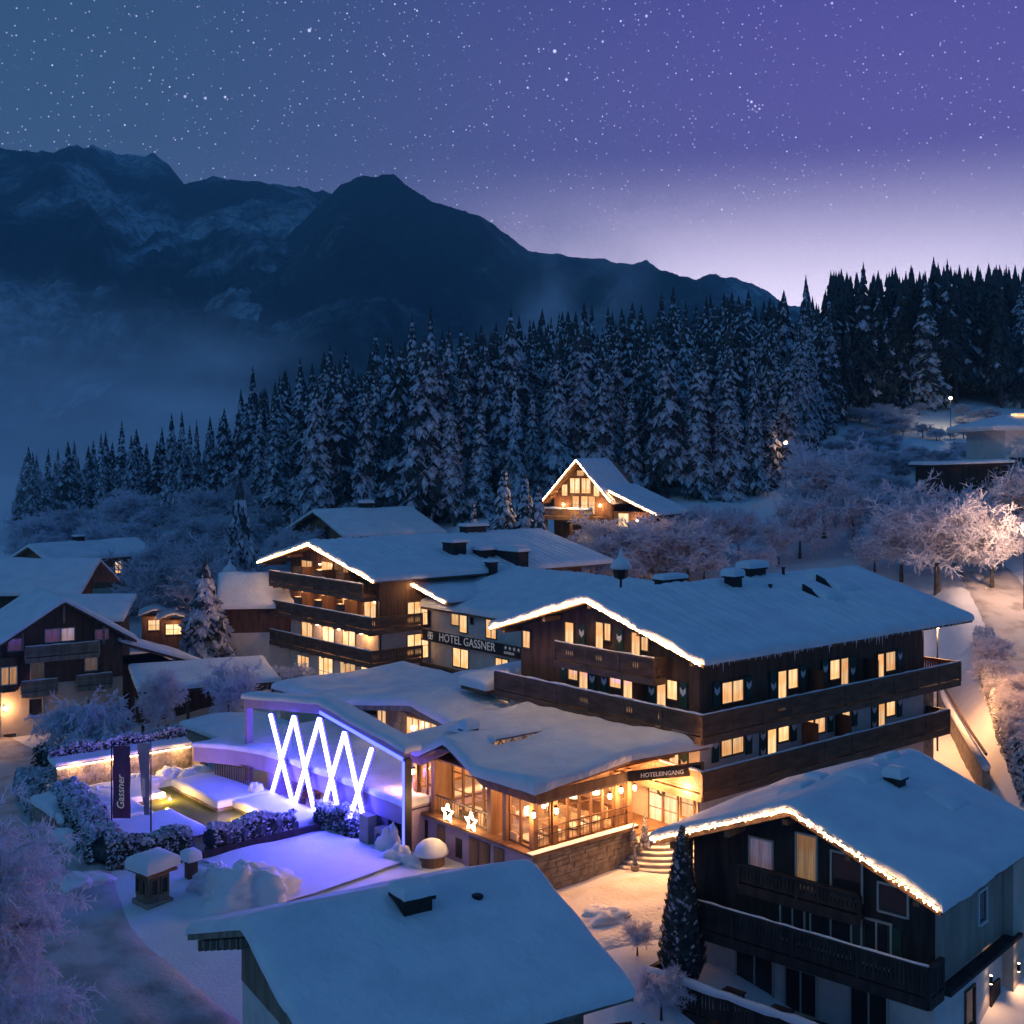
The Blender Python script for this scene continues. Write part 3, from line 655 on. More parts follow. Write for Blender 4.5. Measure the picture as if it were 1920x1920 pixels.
# partition screens on the balconies
for u, z, w in ((8.0, 3.45, 1.), (10.9, 3.45, 1.), (8.6, 6.1, .9), (13.6, 6.1, .9)):
    g = G(); g.box(u-.04, u+.04, -w, -.02, z, z+1.9); part('balcony_screen', g, dwood, A)
g = G(); g.box(-1.0, -.03, 7.4, 9.0, 3.45, 5.7); part('balcony_screen', g, mwood, A)
g = G(); g.box(-.9, -.02, 3.55, 3.63, 6.1, 8.0); part('balcony_screen', g, dwood, A)
# balconies: slab, railing on both sides and the gable balcony
for zf, us, vs in ((6.02, (-1.15, 21.6), 14.0), (3.38, (-1.15, 20.4), 4.9)):
    g = G(); g.box(-1.15, -.035, -1.15, vs, zf-.18, zf); g.box(-.034, us[1], -1.15, -.035, zf-.18, zf)
    for i in range(8): g.box(-1.0, -.04, .4+i*1.6, .58+i*1.6, zf-.42, zf-.182) if .6+i*1.6 < vs else None
    for i in range(12): g.box(.3+i*1.65, .48+i*1.65, -1.0, -.04, zf-.42, zf-.182)
    b = part('balcony', g, dwood_h, A)
    railing(A, (-1.15, vs), (-1.15, -1.15), zf, 1.04, snowtop=.5 if zf > 5 else .8); railing(A, (-1.15, -1.15), (us[1], -1.15), zf, 1.04, snowtop=.35)
    railing(A, (us[1], -1.15), (us[1], 1.6), zf, 1.04)
g = G(); g.box(-.95, -.04, 2.1, 9.25, 8.12, 8.28); part('balcony', g, dwood_h, A)
railing(A, (-.95, 9.25), (-.95, 2.1), 8.28, .98, snowtop=.3); railing(A, (-.95, 2.1), (-.05, 2.1), 8.28, .98)
g = G(); g.box(19.63, 21.2, .3, 12., -.4, 5.7); part('stone_wall', g, stone, A)
# stove pipes, roof windows and vents in the snow
chimney(A, 12.2, 6.6, 11.75, .75, 1.5, .8, .4); chimney(A, 9.0, 5.4, 11.5, .8, .7, .7, .45, metal); chimney(A, 6.6, 8.0, 11.3, .8, 1.7, .7, .3, bwood)
for u, v in ((13.2, 3.4), (15.9, 4.4)):
    zr_ = lambda y: 11.75-.292*(6.5-y); g = G()
    g.prism_x([(v-.95, zr_(v-.95)+.40), (v+.35, zr_(v+.35)+.40), (v+.35, zr_(v+.35)+.86), (v-.2, zr_(v-.2)+.80)], u-.10, u+.02); o = part('roof_window', g, blackm, A)
    s = snow_on((u-.02, u+2.3), (v-1.3, v+1.2), lambda X, Y: 11.75-.292*(6.5-Y)+.40-.14*np.clip(X-u-.6, 0, 3), .55, r=1.0, amp=.03); part('snow_drift', s, roofsnow, o, smooth=True)
for u, v, h in ((14.6, 6.2, .45), (11.3, 4.6, .25)):
    g = G(); g.lathe((u, v, 11.75-.292*abs(6.5-v)+.3), [(.09, 0), (.09, h), (.14, h+.03), (.14, h+.1)], 8); part('vent_pipe', g, metal, A)
# icicles along the lower eave
ic = G(); rr = random.Random(3)
for i in range(90):
    u = rr.uniform(-1, 21.5); l = rr.uniform(.05, .25)*(2.6 if rr.random() < .1 else 1); z = zfA(-1.35)-.02; ic.tube([(u, -1.44, z), (u, -1.44, z-l)], [.028, .004], 4, cap=False)
part('icicles', ic, frost, A, kind='stuff')
for v_, z_ in ((11.3, 5.55), (8.2, 5.55)):  # ceiling lights added under the balcony to warm the restaurant roof snow
    part('ceiling_light', (lambda g: (g.lathe((0, 0, 0), [(.10, 0), (.12, .03), (.12, .06)], 8), g)[1])(G()), lampm, A, (-.6, v_, z_+.13)); lamp((-.6, v_, z_), 380, (1., .46, .18), .12, A)
gable_string(A, -1.25, -1.35, 14.3, 6.5, zfA, 'light string along the wide gable of the shuttered chalet wing', rows=3)
# porch roof at the left end of the balcony
pr = G(); pr.box(-1.6, 3.2, 14.25, 16.6, 5.75, 5.98); po = part('porch_roof', pr, dwood_h, A)
part('porch_snow', snow_on((-1.75, 3.3), (14.1, 16.8), lambda X, Y: 5.98+.0*X+.10*(X+1.6)*.5, .75, r=.9, amp=.1, seed=5), snow, po, smooth=True)
g = G(); g.box(-.4, 3., 13.2, 16.2, -.3, 5.74); part('porch_wall', g, plaster, A)
for v in (15.6, 14.2): window(A, '-u', -.4, v, 3.1, .9, 2.2, litdim if v > 15 else lit, 1, 0, framelt)

# ---------------------------------------------------------------- hotel, link building with the name sign
C = thing('hotel_wing', 'white hotel link block between the two gables carrying the long name sign', 'hotel', hw(14.4, 18)+(0,), TH, 'hotel buildings')
ro, zfC = gable_roof(C, -2, 26.5, -1, 1, 0, 0, .1, purl=0) if False else (None, None)
def slope_roof(root, x0, x1, y0, y1, base, T, th=.22, wood=soffit, seed=0, r=.5, amp=.07, mp=None, ripple=None):
    nx, ny = 24, 10; g = G()
    X, Y = np.meshgrid(np.linspace(x0, x1, nx), np.linspace(y0, y1, ny))
    if mp is not None: PX, PY = mp(X, Y)
    else: PX, PY = X, Y
    Z = base(PX, PY); a = np.stack([PX, PY, Z-.004], 2).reshape(-1, 3).tolist(); b = np.stack([PX, PY, Z-th], 2).reshape(-1, 3).tolist(); n = nx*ny
    q = [(i*nx+j, i*nx+j+1, (i+1)*nx+j+1, (i+1)*nx+j) for i in range(ny-1) for j in range(nx-1)]
    per = [j for j in range(nx)] + [i*nx+nx-1 for i in range(1, ny)] + [(ny-1)*nx+j for j in range(nx-2, -1, -1)] + [i*nx for i in range(ny-2, 0, -1)]; k = len(per)
    g.add(a+b, q + [tuple(n+i for i in f[::-1]) for f in q] + [(per[i], n+per[i], n+per[(i+1) % k], per[(i+1) % k]) for i in range(k)])
    o = part('roof', g, wood, root)
    part('roof_snow', snow_on((x0-.1, x1+.1), (y0-.1, y1+.1), base, T, seed=seed, r=r, amp=amp, mp=mp, ripple=ripple, res=.15 if ripple is not None else .3), roofsnow, o, smooth=True); return o
slope_roof(C, -1.0, 15.5, -1.0, 24.4, lambda X, Y: 6.95+.30*np.minimum(X+1.0, 15.5-(X))*.999 - .0*Y + np.minimum(0, .0*Y), .45, seed=4, ripple=lambda X, Y: .06*np.cos(Y*2*math.pi/.8)*(.4+.6*S_(snoise(X*.2, Y*.2+4, 0, 5)+.5)))
g = G(); g.box(0, 14.5, 0, 23.55, -.4, 6.85); part('plaster_wall', g, plaster, C)
for v0, v1, z0, z1, mu in ((38.61, 37.64, 5.68, 6.69, 0), (37.53, 36.6, 5.2, 6.7, 0), (34.18, 32.95, 5.15, 6.68, 1), (38.4, 36.43, 2.4, 3.83, 1), (33., 31.55, 2.2, 3.7, 1), (36.1, 35.8, 6.0, 6.5, 0), (29.5, 28.4, 5.15, 6.68, 1)):
    window(C, '-u', 0, (v0+v1)/2-18, z0, v0-v1, z1-z0, lit if z1-z0 > .6 else darkglass, mu, 0)
g = G(); g.box(-1.05, -.02, 17.0, 23.4, 1.25, 1.42); part('balcony', g, dwood_h, C); railing(C, (-1.05, 23.4), (-1.05, 17.0), 1.42, 1.0)
g = G(); g.box(-1.0, -.02, 10, 23.5, 4.2, 4.34); part('balcony', g, dwood_h, C)
sg = G(); sg.box(-1.07, -1.0, 10., 23.2, 4.30, 5.12); sign = part('sign_board', sg, bwood, C)
text_part(sign, 'HOTEL GASSNER', .92, (-1.085, 20.9, 4.43), R(-90), letterw, space=1.02)
for i in range(4):
    st_ = G(); c_ = (12.55-i*.5, 4.88); P_ = [(math.sin(k*math.pi/5)*(.19 if k % 2 == 0 else .08), math.cos(k*math.pi/5)*(.19 if k % 2 == 0 else .08)) for k in range(10)]
    st_.add([(-1.09, c_[0]-x, c_[1]+z) for x, z in P_], [tuple(range(10))]); part('star', st_, letterw, sign)
text_part(sign, 'SUPERIOR', .27, (-1.085, 12.75, 4.42), R(-90), letterw)
em = G()
for a, b, c, d in ((21.75, 22.35, 4.42, 4.5), (21.75, 22.35, 4.92, 5.0), (21.95, 22.15, 4.42, 5.0), (21.7, 21.8, 4.55, 4.86), (22.3, 22.4, 4.55, 4.86), (21.85, 22.25, 4.66, 4.76)): em.box(-1.088, -1.071, a, b, c, d)
part('crest', em, letterw, sign)
chimney(C, 5.2, 22.0, 8.9, 1.3, .75, .75, .25, metal); chimney(C, 8.5, 24.0, 9.9, 1.0, 1.2, 4.5, .35, bwood)

# ---------------------------------------------------------------- hotel, left wing
B = thing('hotel_wing', 'left hotel wing with three brown balconies under a lit gable', 'hotel', hw(9.5, 41.6)+(0,), TH, 'hotel buildings')
ro, zfB = gable_roof(B, -1.5, 24.5, -1.6, 17.3, 8.4, 11.75, .235, .45, 2, True, amp=.05)
gable_walls(B, 0, 22, 0, 14.1, 8.4, zfB, -.6, 5.1, plaster, dwood)
for v0, v1, z0, z1, pm in ((53.77, 51.9, 9.4, 10.1, lit), (50.41, 48.6, 9.4, 10.2, lit), (47.0, 46.1, 9.3, 9.9, litdim), (53.8, 51.9, 6.4, 7.72, lit), (50.4, 48.6, 6.3, 7.7, lit), (47.05, 45.25, 6.2, 7.66, lit), (43.77, 42.0, 5.6, 7.55, lit),
                       (53.8, 51.9, 3.3, 4.95, lit), (50.35, 48.4, 3.0, 5.0, litb), (47.15, 45.15, 3.3, 5.0, litb), (54.5, 52.5, -.3, 1.75, lit), (50.9, 48.6, -.3, 2.1, lit), (47.5, 45.1, -.3, 2.2, lit), (44.3, 41.8, .3, 2.2, lit)):
    v0 -= 41.6; v1 -= 41.6; window(B, '-u', -.04 if z1 > 5.2 else 0, (v0+v1)/2, z0, v0-v1-.1, z1-z0, pm, 2 if z0 < 0 else 1, 1 if z0 < 0 else 0, framew if z0 > 0 else framelt)
for k, z in enumerate((5.55, 8.1)):
    for v in (3.2, 6.7, 10.0): 
        g = G(); g.box(-1.3, -.05, v-.05, v+.05, z, z+(2.0 if k == 0 else 1.6)); part('balcony_screen', g, dwood, B)
        g = G(); g.box(-1.28, -.6, v+.06, v+1.3, z, z+1.55); part('balcony_screen', g, dwood_h, B)
g = G(); g.box(-.05, .9, .1, 2.3, 2.95, 5.0); part('loggia_wall', g, cream, B)
for v_, z_ in ((1.6, 4.75), (5.0, 4.75), (8.4, 4.75), (1.6, 7.4), (5.0, 7.4), (8.4, 7.4), (11.8, 7.4), (8., 9.9)):
    o_ = part('ceiling_light', (lambda g: (g.lathe((0, 0, 0), [(.10, 0), (.12, .03), (.12, .06)], 8), g)[1])(G()), lampm, B, (-.7, v_, z_+.12)); lamp((-.7, v_, z_), 130, (1., .46, .18), .12, B)
for zf, ve in ((2.9, 16.4), (5.5, 16.2), (8.05, 15.2)):
    lo = 0.2 if zf > 8 else -1.0
    g = G(); g.box(-1.5, -.035, lo, ve, zf-.2, zf)
    if lo < 0: g.box(-.034, 3.4, lo, -.035, zf-.2, zf)
    for i in range(9): g.box(-1.35, -.04, lo+.5+i*1.75, lo+.7+i*1.75, zf-.5, zf-.202) if lo+.8+i*1.75 < ve else None
    part('balcony', g, dwood_h, B); railing(B, (-1.5, ve), (-1.5, lo), zf, 1.0, snowtop=.45)
    if lo < 0: railing(B, (-1.5, lo), (3.4, lo), zf, 1.0)
for u0, u1, z0, z1 in ((2.65, 4.6, 5.4, 7.3), (2.65, 4.7, 2.7, 4.66), (2.6, 4.3, .9, 1.7)):
    window(B, '-v', -.04 if z1 > 5.2 else 0, (u0+u1)/2, z0, u1-u0, z1-z0, lit, 2, 1 if z1-z0 > 1 else 0)
# lower roof flap over the right hand bay
slope_roof(B, 3.2, 20., -4.6, 1.2, lambda X, Y: 8.9-.235*(0.6-Y), .42, seed=9)
light_string(B.location, TH, [(3.05, 1.1, 8.97), (3.05, 0., 8.72), (3.05, -4.5, 7.66)], 'short light string on the low roof edge beside the name sign', rows=3, group='strings of warm lights along the gables')
gable_string(B, -1.5, -1.6, 17.3, 8.4, zfB, 'light string along the balcony gable of the left hotel wing', rows=3)
chimney(B, 9.5, 2.7, 10.5, 1.15, 1.5, 1.4, .3, bwood); chimney(B, 13.6, 1.6, 10.2, .75, 5.0, 1.2, .35, bwood); chimney(B, 16, 8.4, 11.75, .8, 2.4, 1.0, .3, bwood)
g = G(); g.tube([(-.02, -.12, .2), (-.02, -.12, 7.6), (-.7, -.12, 8.6)], .07, 6); part('downpipe', g, metal, B)
# ---------------------------------------------------------------- restaurant (glazed winter garden) and entrance; all in the hotel's axes
def hthing(name, label, cat, u=0., v=0., z=0., group=None): return thing(name, label, cat, hw(u, v)+(z,), TH, group)
Gr = hthing('restaurant', 'glazed timber restaurant with a deep snow roof on a stone base', 'restaurant', group='hotel buildings')
g = G(); g.box(-9.43, -3.25, 1.26, 11., -.8, 1.75)
part('stone_base', g, stone, Gr)
st = G(); rr = random.Random(8)
def stones(g, face, c, a0, a1, z0, z1, rr, s=.34):
    z = z0
    while z < z1-.06:
        h = rr.uniform(.5, .9)*s; a = a0
        while a < a1-.05:
            w = min(rr.uniform(.8, 1.9)*s, a1-a); p = rr.uniform(.015, .06)
            if face == '-v': g.box(a+.012, a+w-.012, c-p, c+.01, z+.01, min(z+h, z1)-.01)
            elif face == '-u': g.box(c-p, c+.01, a+.012, a+w-.012, z+.01, min(z+h, z1)-.01)
            a += w
        z += h
stones(st, '-v', 1.26, -9.4, -3.3, -.7, 1.7, rr); part('stones', st, stone, Gr, kind='stuff')
pl = G(); pl.box(-9.452, -9.43, 1.3, 11., -.5, 1.72); part('plaster_base', pl, purplep, Gr)
for v0, v1, z1 in ((7.6, 8.2, 1.5), (4.2, 4.9, 1.5), (5.0, 5.7, 1.5), (3.2, 3.9, 1.5)):
    g = G(); g.box(-9.51, -9.453, v0, v1, -.3, z1); g.box(-9.53, -9.511, v0+.08, v1-.08, 0, z1-.1); part('timber_panel', g, mwood, Gr)
g = G(); g.box(-9.50, -9.453, 9.0, 9.7, -.3, 1.45); part('base_door', g, bwood, Gr)
g = G(); g.box(-9.50, -9.453, 6.3, 6.75, .3, 1.2); part('base_window', g, darkglass, Gr)
g = G(); g.box(-9.75, -9.0, .95, 11., 1.752, 1.87); g.box(-8.998, -3.2, .95, 1.75, 1.752, 1.87); part('ledge', g, mwood, Gr)
ls = snow_on((-9.78, -3.2), (.93, 1.32), lambda X, Y: 1.87+0*X, .06, r=.12, amp=.01); part('ledge_snow', ls, snow, Gr, smooth=True)
g = G(); g.box(-9.0, -.06, 1.75, 10.9, 1.0, 1.15); part('floor', g, mwood, Gr)
inner = mat('warm interior plaster', (.55, .38, .24), (.6, .44, .3), 2, .8)
g = G(); g.box(-8.9, -.10, 10.92, 11., 1.15, 4.45); g.box(-.10, -.04, 1.9, 10.9, 1.15, 4.45); g.box(-9.0, -3.3, 10.5, 10.9, 1.15, 2.6); part('inner_wall', g, inner, Gr)
g = G(); g.box(-9.3, -.1, 1.5, 10.95, 4.46, 4.54); part('ceiling', g, mwood, Gr)
# posts and glazing
posts = [(-9.2, 1.5), (-8.05, 1.5), (-9.2, 3.35), (-9.2, 4.45), (-9.2, 8.75), (-9.2, 10.25), (-4.15, 1.5), (-3.35, 1.5)]
for u, v in posts:
    g = G(); g.box(u-.14, u+.14, v-.14, v+.14, 1.87, 4.45); part('post', g, mwood, Gr)
def glazing(face, c, a0, a1, n, z0=1.88, z1=4.2, trans=1):
    w = (a1-a0)/n
    for i in range(n): window(Gr, face, c, a0+w*(i+.5), z0+.09, w-.14, z1-z0-.1, glass, 0, trans, mwood)
glazing('-v', 1.55, -7.9, -4.3, 5, trans=2); glazing('-v', 1.55, -9.05, -8.2, 1); glazing('-v', 1.55, -4., -3.5, 1)
glazing('-u', -9.12, 1.65, 3.2, 2); glazing('-u', -9.12, 8.9, 10.1, 2); glazing('-u', -8.2, 4.6, 8.6, 5, 1.9, 4.6, trans=2)
g = G(); g.box(-9.05, -8.25, 4.5, 4.6, 1.2, 4.45); part('porch_cheek', g, mwood, Gr); g = G(); g.box(-9.05, -8.25, 8.6, 8.7, 1.2, 4.45); part('porch_cheek', g, mwood, Gr)
# balustrade of the little porch and long window rails
g = G(); g.box(-9.28, -9.24, 4.6, 8.6, 2.72, 2.78); g.box(-9.28, -9.24, 4.6, 8.6, 2.0, 2.03)
for i in range(18): g.box(-9.27, -9.25, 4.7+i*.22, 4.72+i*.22, 2.03, 2.72)
part('balustrade', g, blackm, Gr)
for z in (2.45, 2.75):
    g = G(); g.box(-9.1, -3.4, 1.28, 1.31, z, z+.03); part('window_rail', g, blackm, Gr)
g = G()
for i in range(26): g.box(-9.05+i*.22, -9.035+i*.22, 1.285, 1.305, 1.9, 2.75)
part('rail_bars', g, mwood, Gr, kind='stuff')
# fascia and roof
def rmap(X, Y):
    lo = np.where(X < -4, .55, .55 - 1.45*(X+4)/3.7); return X, lo + (11.3-lo)*(Y-.55)/(11.3-.55)
def rbase(X, Y):
    b = 4.62 + .085*(X+10.1); gb = 5.62 - .47*np.abs(Y-6.9) + 0*X
    return np.maximum(b, np.where(gb > 4.2, gb - .03*(X+10), -9)*1.0)
roG = slope_roof(Gr, -10.0, -.35, .55, 11.3, rbase, .52, th=.12, wood=mwood, seed=12, r=.38, amp=.12, mp=rmap)
f = G(); f.box(-9.75, -4., .75, .86, 4.16, 4.56); f.beam((-4., .80, 4.36), (-.45, -.62, 4.5), .1, .42); part('fascia', f, mwood, Gr)
f = G(); f.box(-9.55, -4., .861, .95, 4.02, 4.28); part('fascia_board', f, gwood, Gr)
f = G(); f.box(-9.72, -9.6, .87, 4.4, 4.12, 4.56); f.box(-9.72, -9.6, 9.2, 11.2, 4.12, 4.56)
f.beam((-9.68, 4.35, 4.3), (-9.68, 6.9, 5.42), .12, .34); f.beam((-9.68, 9.25, 4.3), (-9.68, 6.9, 5.42), .12, .34); part('fascia', f, mwood, Gr)
f = G(); f.add([(-8.4, 4.6, 4.46), (-8.4, 8.6, 4.46), (-8.4, 6.9, 5.25)], [(0, 1, 2)]); part('gable_panel', f, inner, Gr)
sx = G(); sx.box(-.30, 3.4, -.035, .035, -.24, .24); ang = math.atan2(-1.42, 3.55)
sb = part('entrance_sign', sx, bwood, Gr, (-3.8, .655, 4.36), ang); text_part(sb, 'HOTELEINGANG', .29, (.3, -.05, -.10), 0, letterw)
# raised skylight strip
f = G(); f.box(-7.9, -3.4, 5.9, 6.02, 5.15, 5.62); f.box(-7.9, -3.4, 5.86, 6.3, 5.62, 5.68); sky_l = part('skylight', f, mwood, Gr)
for i in range(6):
    p = G(); a = -7.85+i*.74; p.add([(a, 5.88, 5.2), (a+.66, 5.88, 5.2), (a+.66, 5.88, 5.58), (a, 5.88, 5.58)], [(0, 1, 2, 3)]); part('pane', p, litdim, sky_l)
    p = G(); p.beam((a, 5.86, 5.18), (a+.36, 5.86, 5.6), .05, .05); p.beam((a+.36, 5.86, 5.6), (a+.72, 5.86, 5.18), .05, .05); part('brace', p, mwood, sky_l)
part('skylight_snow', snow_on((-8., -3.1), (5.85, 9.5), lambda X, Y: 5.55+.02*X*0 - .0*Y, .30, r=.9, amp=.06, seed=3), roofsnow, sky_l, smooth=True)
chimney(Gr, -8.3, 7.3, 5.2, .75, .55, .55, .42, metal, 'roof_vent')
# interior: tables, shaded lamps, chairs
for i, (u, v) in enumerate(((-8.2, 2.9), (-6.9, 3.0), (-5.4, 3.0), (-7.6, 6.), (-7.6, 8.), (-4.2, 3.2), (-6.0, 5.8))):
    t = hthing('dining_table', 'dining table behind the restaurant windows', 'table', u, v, 1.15, 'tables inside the restaurant')
    g = G(); g.box(-.45, .45, -.45, .45, .72, .77); part('table_top', g, whitep, t)
    g = G(); g.lathe((0, 0, 0), [(.22, 0), (.05, .05), (.05, .72)], 8); part('pedestal', g, blackm, t)
    for s in (-1, 1):
        c = hthing('chair', 'high backed upholstered chair at a restaurant table', 'chair', u+s*.75, v, 1.15, 'chairs inside the restaurant')
        g = G(); g.box(-.24, .24, -.24, .24, .42, .5); part('seat', g, inner, c)
        g = G(); g.box(s*.2-.03, s*.2+.03, -.24, .24, .5, 1.15); part('backrest', g, inner, c)
        for a, b in ((-.2, -.2), (.2, -.2), (-.2, .2), (.2, .2)):
            g = G(); g.box(a-.02, a+.02, b-.02, b+.02, 0, .42); part('leg', g, blackm, c)
shade = glowmat('glowing lamp shade', (1., .72, .44), 3.2)
for u, v in ((-8.5, 2.6), (-6.8, 3.0), (-5.2, 3.2), (-7.3, 7.2), (-7.3, 6.), (-4.0, 3.0)):
    l = hthing('pendant_lamp', 'glowing shaded lamp hanging inside the restaurant', 'lamp', u, v, 3.25, 'lamps inside the restaurant')
    g = G(); g.lathe((0, 0, 0), [(.24, -.2), (.24, .1), (.12, .16)], 12); part('lamp_shade', g, shade, l)
    g = G(); g.tube([(0, 0, .16), (0, 0, 1.2)], .012, 4); part('cord', g, blackm, l)
for u, v, w in ((-6.6, 2.9, 420), (-8.3, 2.6, 160), (-6.3, 7., 380), (-3.2, 5.5, 200)): lamp(hw(u, v)+(3.9,), w, (1., .47, .19), .25)
wl = [(-9.35, 1.35, 3.45, 'wall lantern on the corner post of the restaurant'), (-8.05, 1.28, 3.4, 'wall lantern on the second post from the restaurant corner'), (-4.75, 1.28, 3.45, 'wall lantern on the last long window before the entrance'),
      (-4.1, 1.2, 3.62, 'wall lantern on the post left of the entrance'), (-3.2, 1.2, 3.58, 'wall lantern nearest the entrance doorway'), (-9.42, 10.3, 3.55, 'wall lantern beside the blue lit steel post')]
for u, v, z, lb in wl:
    o = wall_lantern(lb, hw(u, v)+(z,), 190); o.rotation_euler = (0, 0, TH if u > -9.3 else TH-R(90))
# lit stars on the ledge
for u, v, lb in ((-9.62, 7.2, 'glowing star lantern on the ledge left of the porch balustrade'), (-9.62, 5.4, 'glowing star lantern on the ledge right of the porch balustrade')):
    s = hthing('star_lantern', lb, 'star lantern', u, v, 1.87, 'star lanterns on the restaurant ledge')
    P_ = [(math.sin(k*math.pi/5)*(.42 if k % 2 == 0 else .19), .40+math.cos(k*math.pi/5)*(.42 if k % 2 == 0 else .19)) for k in range(10)]
    g = G(); g.tube([(0, -x, z) for x, z in P_+P_[:1]], .045, 6); part('star_tube', g, bulbm, s)
    g = G(); g.box(-.05, .05, -.3, .3, 0, .04); part('stand', g, blackm, s); lamp((-.5, 0, .6), 26, (1., .55, .25), .2, s)
# entrance: landing, steps, doors
E_ = hthing('entrance_steps', 'broad curved stone steps rising to the hotel entrance', 'steps')
for i in range(7):
    r = 3.45-.35*i; g = G(); n = 28; c = (-1.0, 2.0)
    g.prism_z([(c[0]+r*math.cos(a), c[1]+r*math.sin(a)) for a in [math.pi*(.88+.82*k/n) for k in range(n+1)]] + [c], -.6, .15*(i+1)-.02)
    s = part('step', g, concrete, E_)
    g = G(); g.prism_z([(c[0]+(r-.04)*math.cos(a), c[1]+(r-.04)*math.sin(a)) for a in [math.pi*(.88+.82*k/n) for k in range(n+1)]] + [c], .15*(i+1)-.018, .15*(i+1)+.012)
    part('tread_snow', g, trodden, s)
g = G(); g.box(-3.2, -.05, 1.05, 4.2, -.3, 1.03); part('landing', g, concrete, E_)
D_ = hthing('entrance', 'brightly lit hotel entrance porch under the snowy canopy', 'entrance')
g = G(); g.box(-.14, -.02, -.0, 4.3, 1.0, 3.36); part('entrance_wall', g, cream, D_); 
for v, k in ((2.7, 0), (1.7, 1)): window(D_, '-u', -.14, v, 1.07, .85, 2.1, litb, 0, 2, mwood, 'entrance_door')
window(D_, '-u', -.14, .62, 1.75, .8, 1.3, lit, 0, 1, mwood)
wr = G(); wr.tube([(-.26, 2.25+.22*math.cos(a), 2.7+.22*math.sin(a)) for a in [k*math.pi/6 for k in range(13)]], .06, 6); 
w_ = thing('wreath', 'dark green wreath on the bright entrance wall', 'wreath', hw(0, 0)+(0,), TH, data=wr.mesh('wreath', leafm))
lamp(hw(-2.0, 1.9)+(3.55,), 900, (1., .45, .17), .25); lamp(hw(-1.6, -.2)+(3.5,), 900, (1., .45, .17), .25)
for u, v, h, lb in ((-3.55, .95, .95, 'potted conical evergreen nearest the restaurant wall'), (-3.0, .75, 1.25, 'taller potted evergreen beside the entrance steps'), (-4.0, .4, .8, 'small potted evergreen at the foot of the stone base'), (-.2, -.9, 1.1, 'potted evergreen right of the entrance steps')):
    o = hthing('potted_evergreen', lb, 'potted plant', u, v, .9 if u > -3.8 and v > .5 else .0, 'potted evergreens by the entrance')
    g = G(); g.lathe((0, 0, 0), [(.16, 0), (.22, .35), (.2, .35)], 10); part('pot', g, stone, o)
    me = SPH[1]; c = part('foliage', me[0], None, o, (0, 0, .3)); c.scale = (h/9*1.1, h/9*1.1, h/9)

# ---------------------------------------------------------------- portal frame with the light tubes
P = hthing('portal_frame', 'steel portal frame with a snowy beam and blue light edge beside the pool house', 'portal', -11., 0.)
g = G(); pr_ = [(24.9, 4.72), (16.5, 5.72), (8.87, 4.7)]
for (a, za), (b, zb) in zip(pr_[:-1], pr_[1:]): g.prism_x([(a, za-.12), (b, zb-.12), (b, zb+.36), (a, za+.36)], -.0, .45)
part('beam', g, purplep, P)
g = G(); g.box(.02, .4, 8.72, 8.9, -.6, 4.70); part('post', g, metal, P); g = G(); g.box(.02, .4, 24.6, 24.85, .0, 4.60); part('post', g, purplep, P)
g = G(); g.beam((-.03, 16.45, 5.70), (-.03, 8.87, 4.70), .05, .16); g.box(-.05, -.005, 8.74, 8.88, -.3, 4.6); part('light_edge', g, ledblue, P)
def pz(Y): return np.interp(Y, [8.5, 16.5, 25.2], [4.66, 5.72, 4.70])
part('beam_snow', snow_on((-.12, 1.1), (8.6, 25.2), lambda X, Y: pz(Y)+.36, .34, r=.4, amp=.06), snow, P, smooth=True)
def tubes(a, b): return [(-.06, a[0], a[1]), (-.06, b[0], b[1])]
for a, b in (((21.7, 4.75), (19.05, .05)), ((21.7, .05), (19.1, 5.05)), ((19.1, 5.05), (16.8, .05)), ((19.15, .05), (16.46, 5.38)), ((16.46, 5.38), (14.2, .1)), ((16.4, .1), (14.0, 5.08)), ((14.0, 5.08), (11.75, .1)), ((13.85, .1), (11.5, 4.72))):
    q = G(); q.tube(tubes(a, b), .10, 8); bk = G(); bk.beam((.08, a[0], a[1]), (.08, b[0], b[1]), .30, .03, up=(1, 0, 0)); t = thing('light_tube', 'slanting white light tube of the zigzag under the portal frame', 'light tube', hw(-11., 0)+(0,), TH, 'zigzag light tubes', q.mesh('light_tube', led)); part('light_shield', bk, metal, t)  # back plates added to keep the tube light off the roof behind
tl = list(bpy.data.objects); tl = [o for o in tl if o.name.startswith('light_tube')]
for o, lb in zip(tl, ('first from the left, falling to the right', 'first rising to the right, foot nearest the pool deck', 'falling right from the leftmost peak', 'rising to the middle peak', 'falling right from the middle peak', 'rising to the rightmost full peak', 'falling right from the rightmost full peak', 'last rising tube, nearest the blue post')):
    o['label'] = 'white zigzag light tube, ' + lb
# ---------------------------------------------------------------- pool house
H_ = hthing('pool_house', 'low mauve pool house with a curved snowy roof behind the light tubes', 'pool house', group='hotel buildings')
def uf(v): return np.interp(v, [9, 16, 20, 23, 25.3, 27.2], [-10.6, -10.6, -10.66, -10.95, -11.8, -13.0])
def pm(X, Y): return uf(Y) + (-3.9-uf(Y))*(X+10.6)/(6.7), Y
slope_roof(H_, -10.6, -3.9, 9.2, 27.2, lambda X, Y: 2.24+.012*(X+11)+0*Y, .36, th=.12, wood=purplep, seed=6, r=.5, amp=.13, mp=pm)
f = G(); vs = np.linspace(9.15, 27.25, 30)
for a, b in zip(vs[:-1], vs[1:]): f.add([(uf(a)-.02, a, 1.36), (uf(b)-.02, b, 1.36), (uf(b)-.02, b, 2.26), (uf(a)-.02, a, 2.26), (uf(a)+.2, a, 1.36), (uf(b)+.2, b, 1.36)], [(0, 3, 2, 1), (0, 1, 5, 4)])
part('fascia', f, purplep, H_)
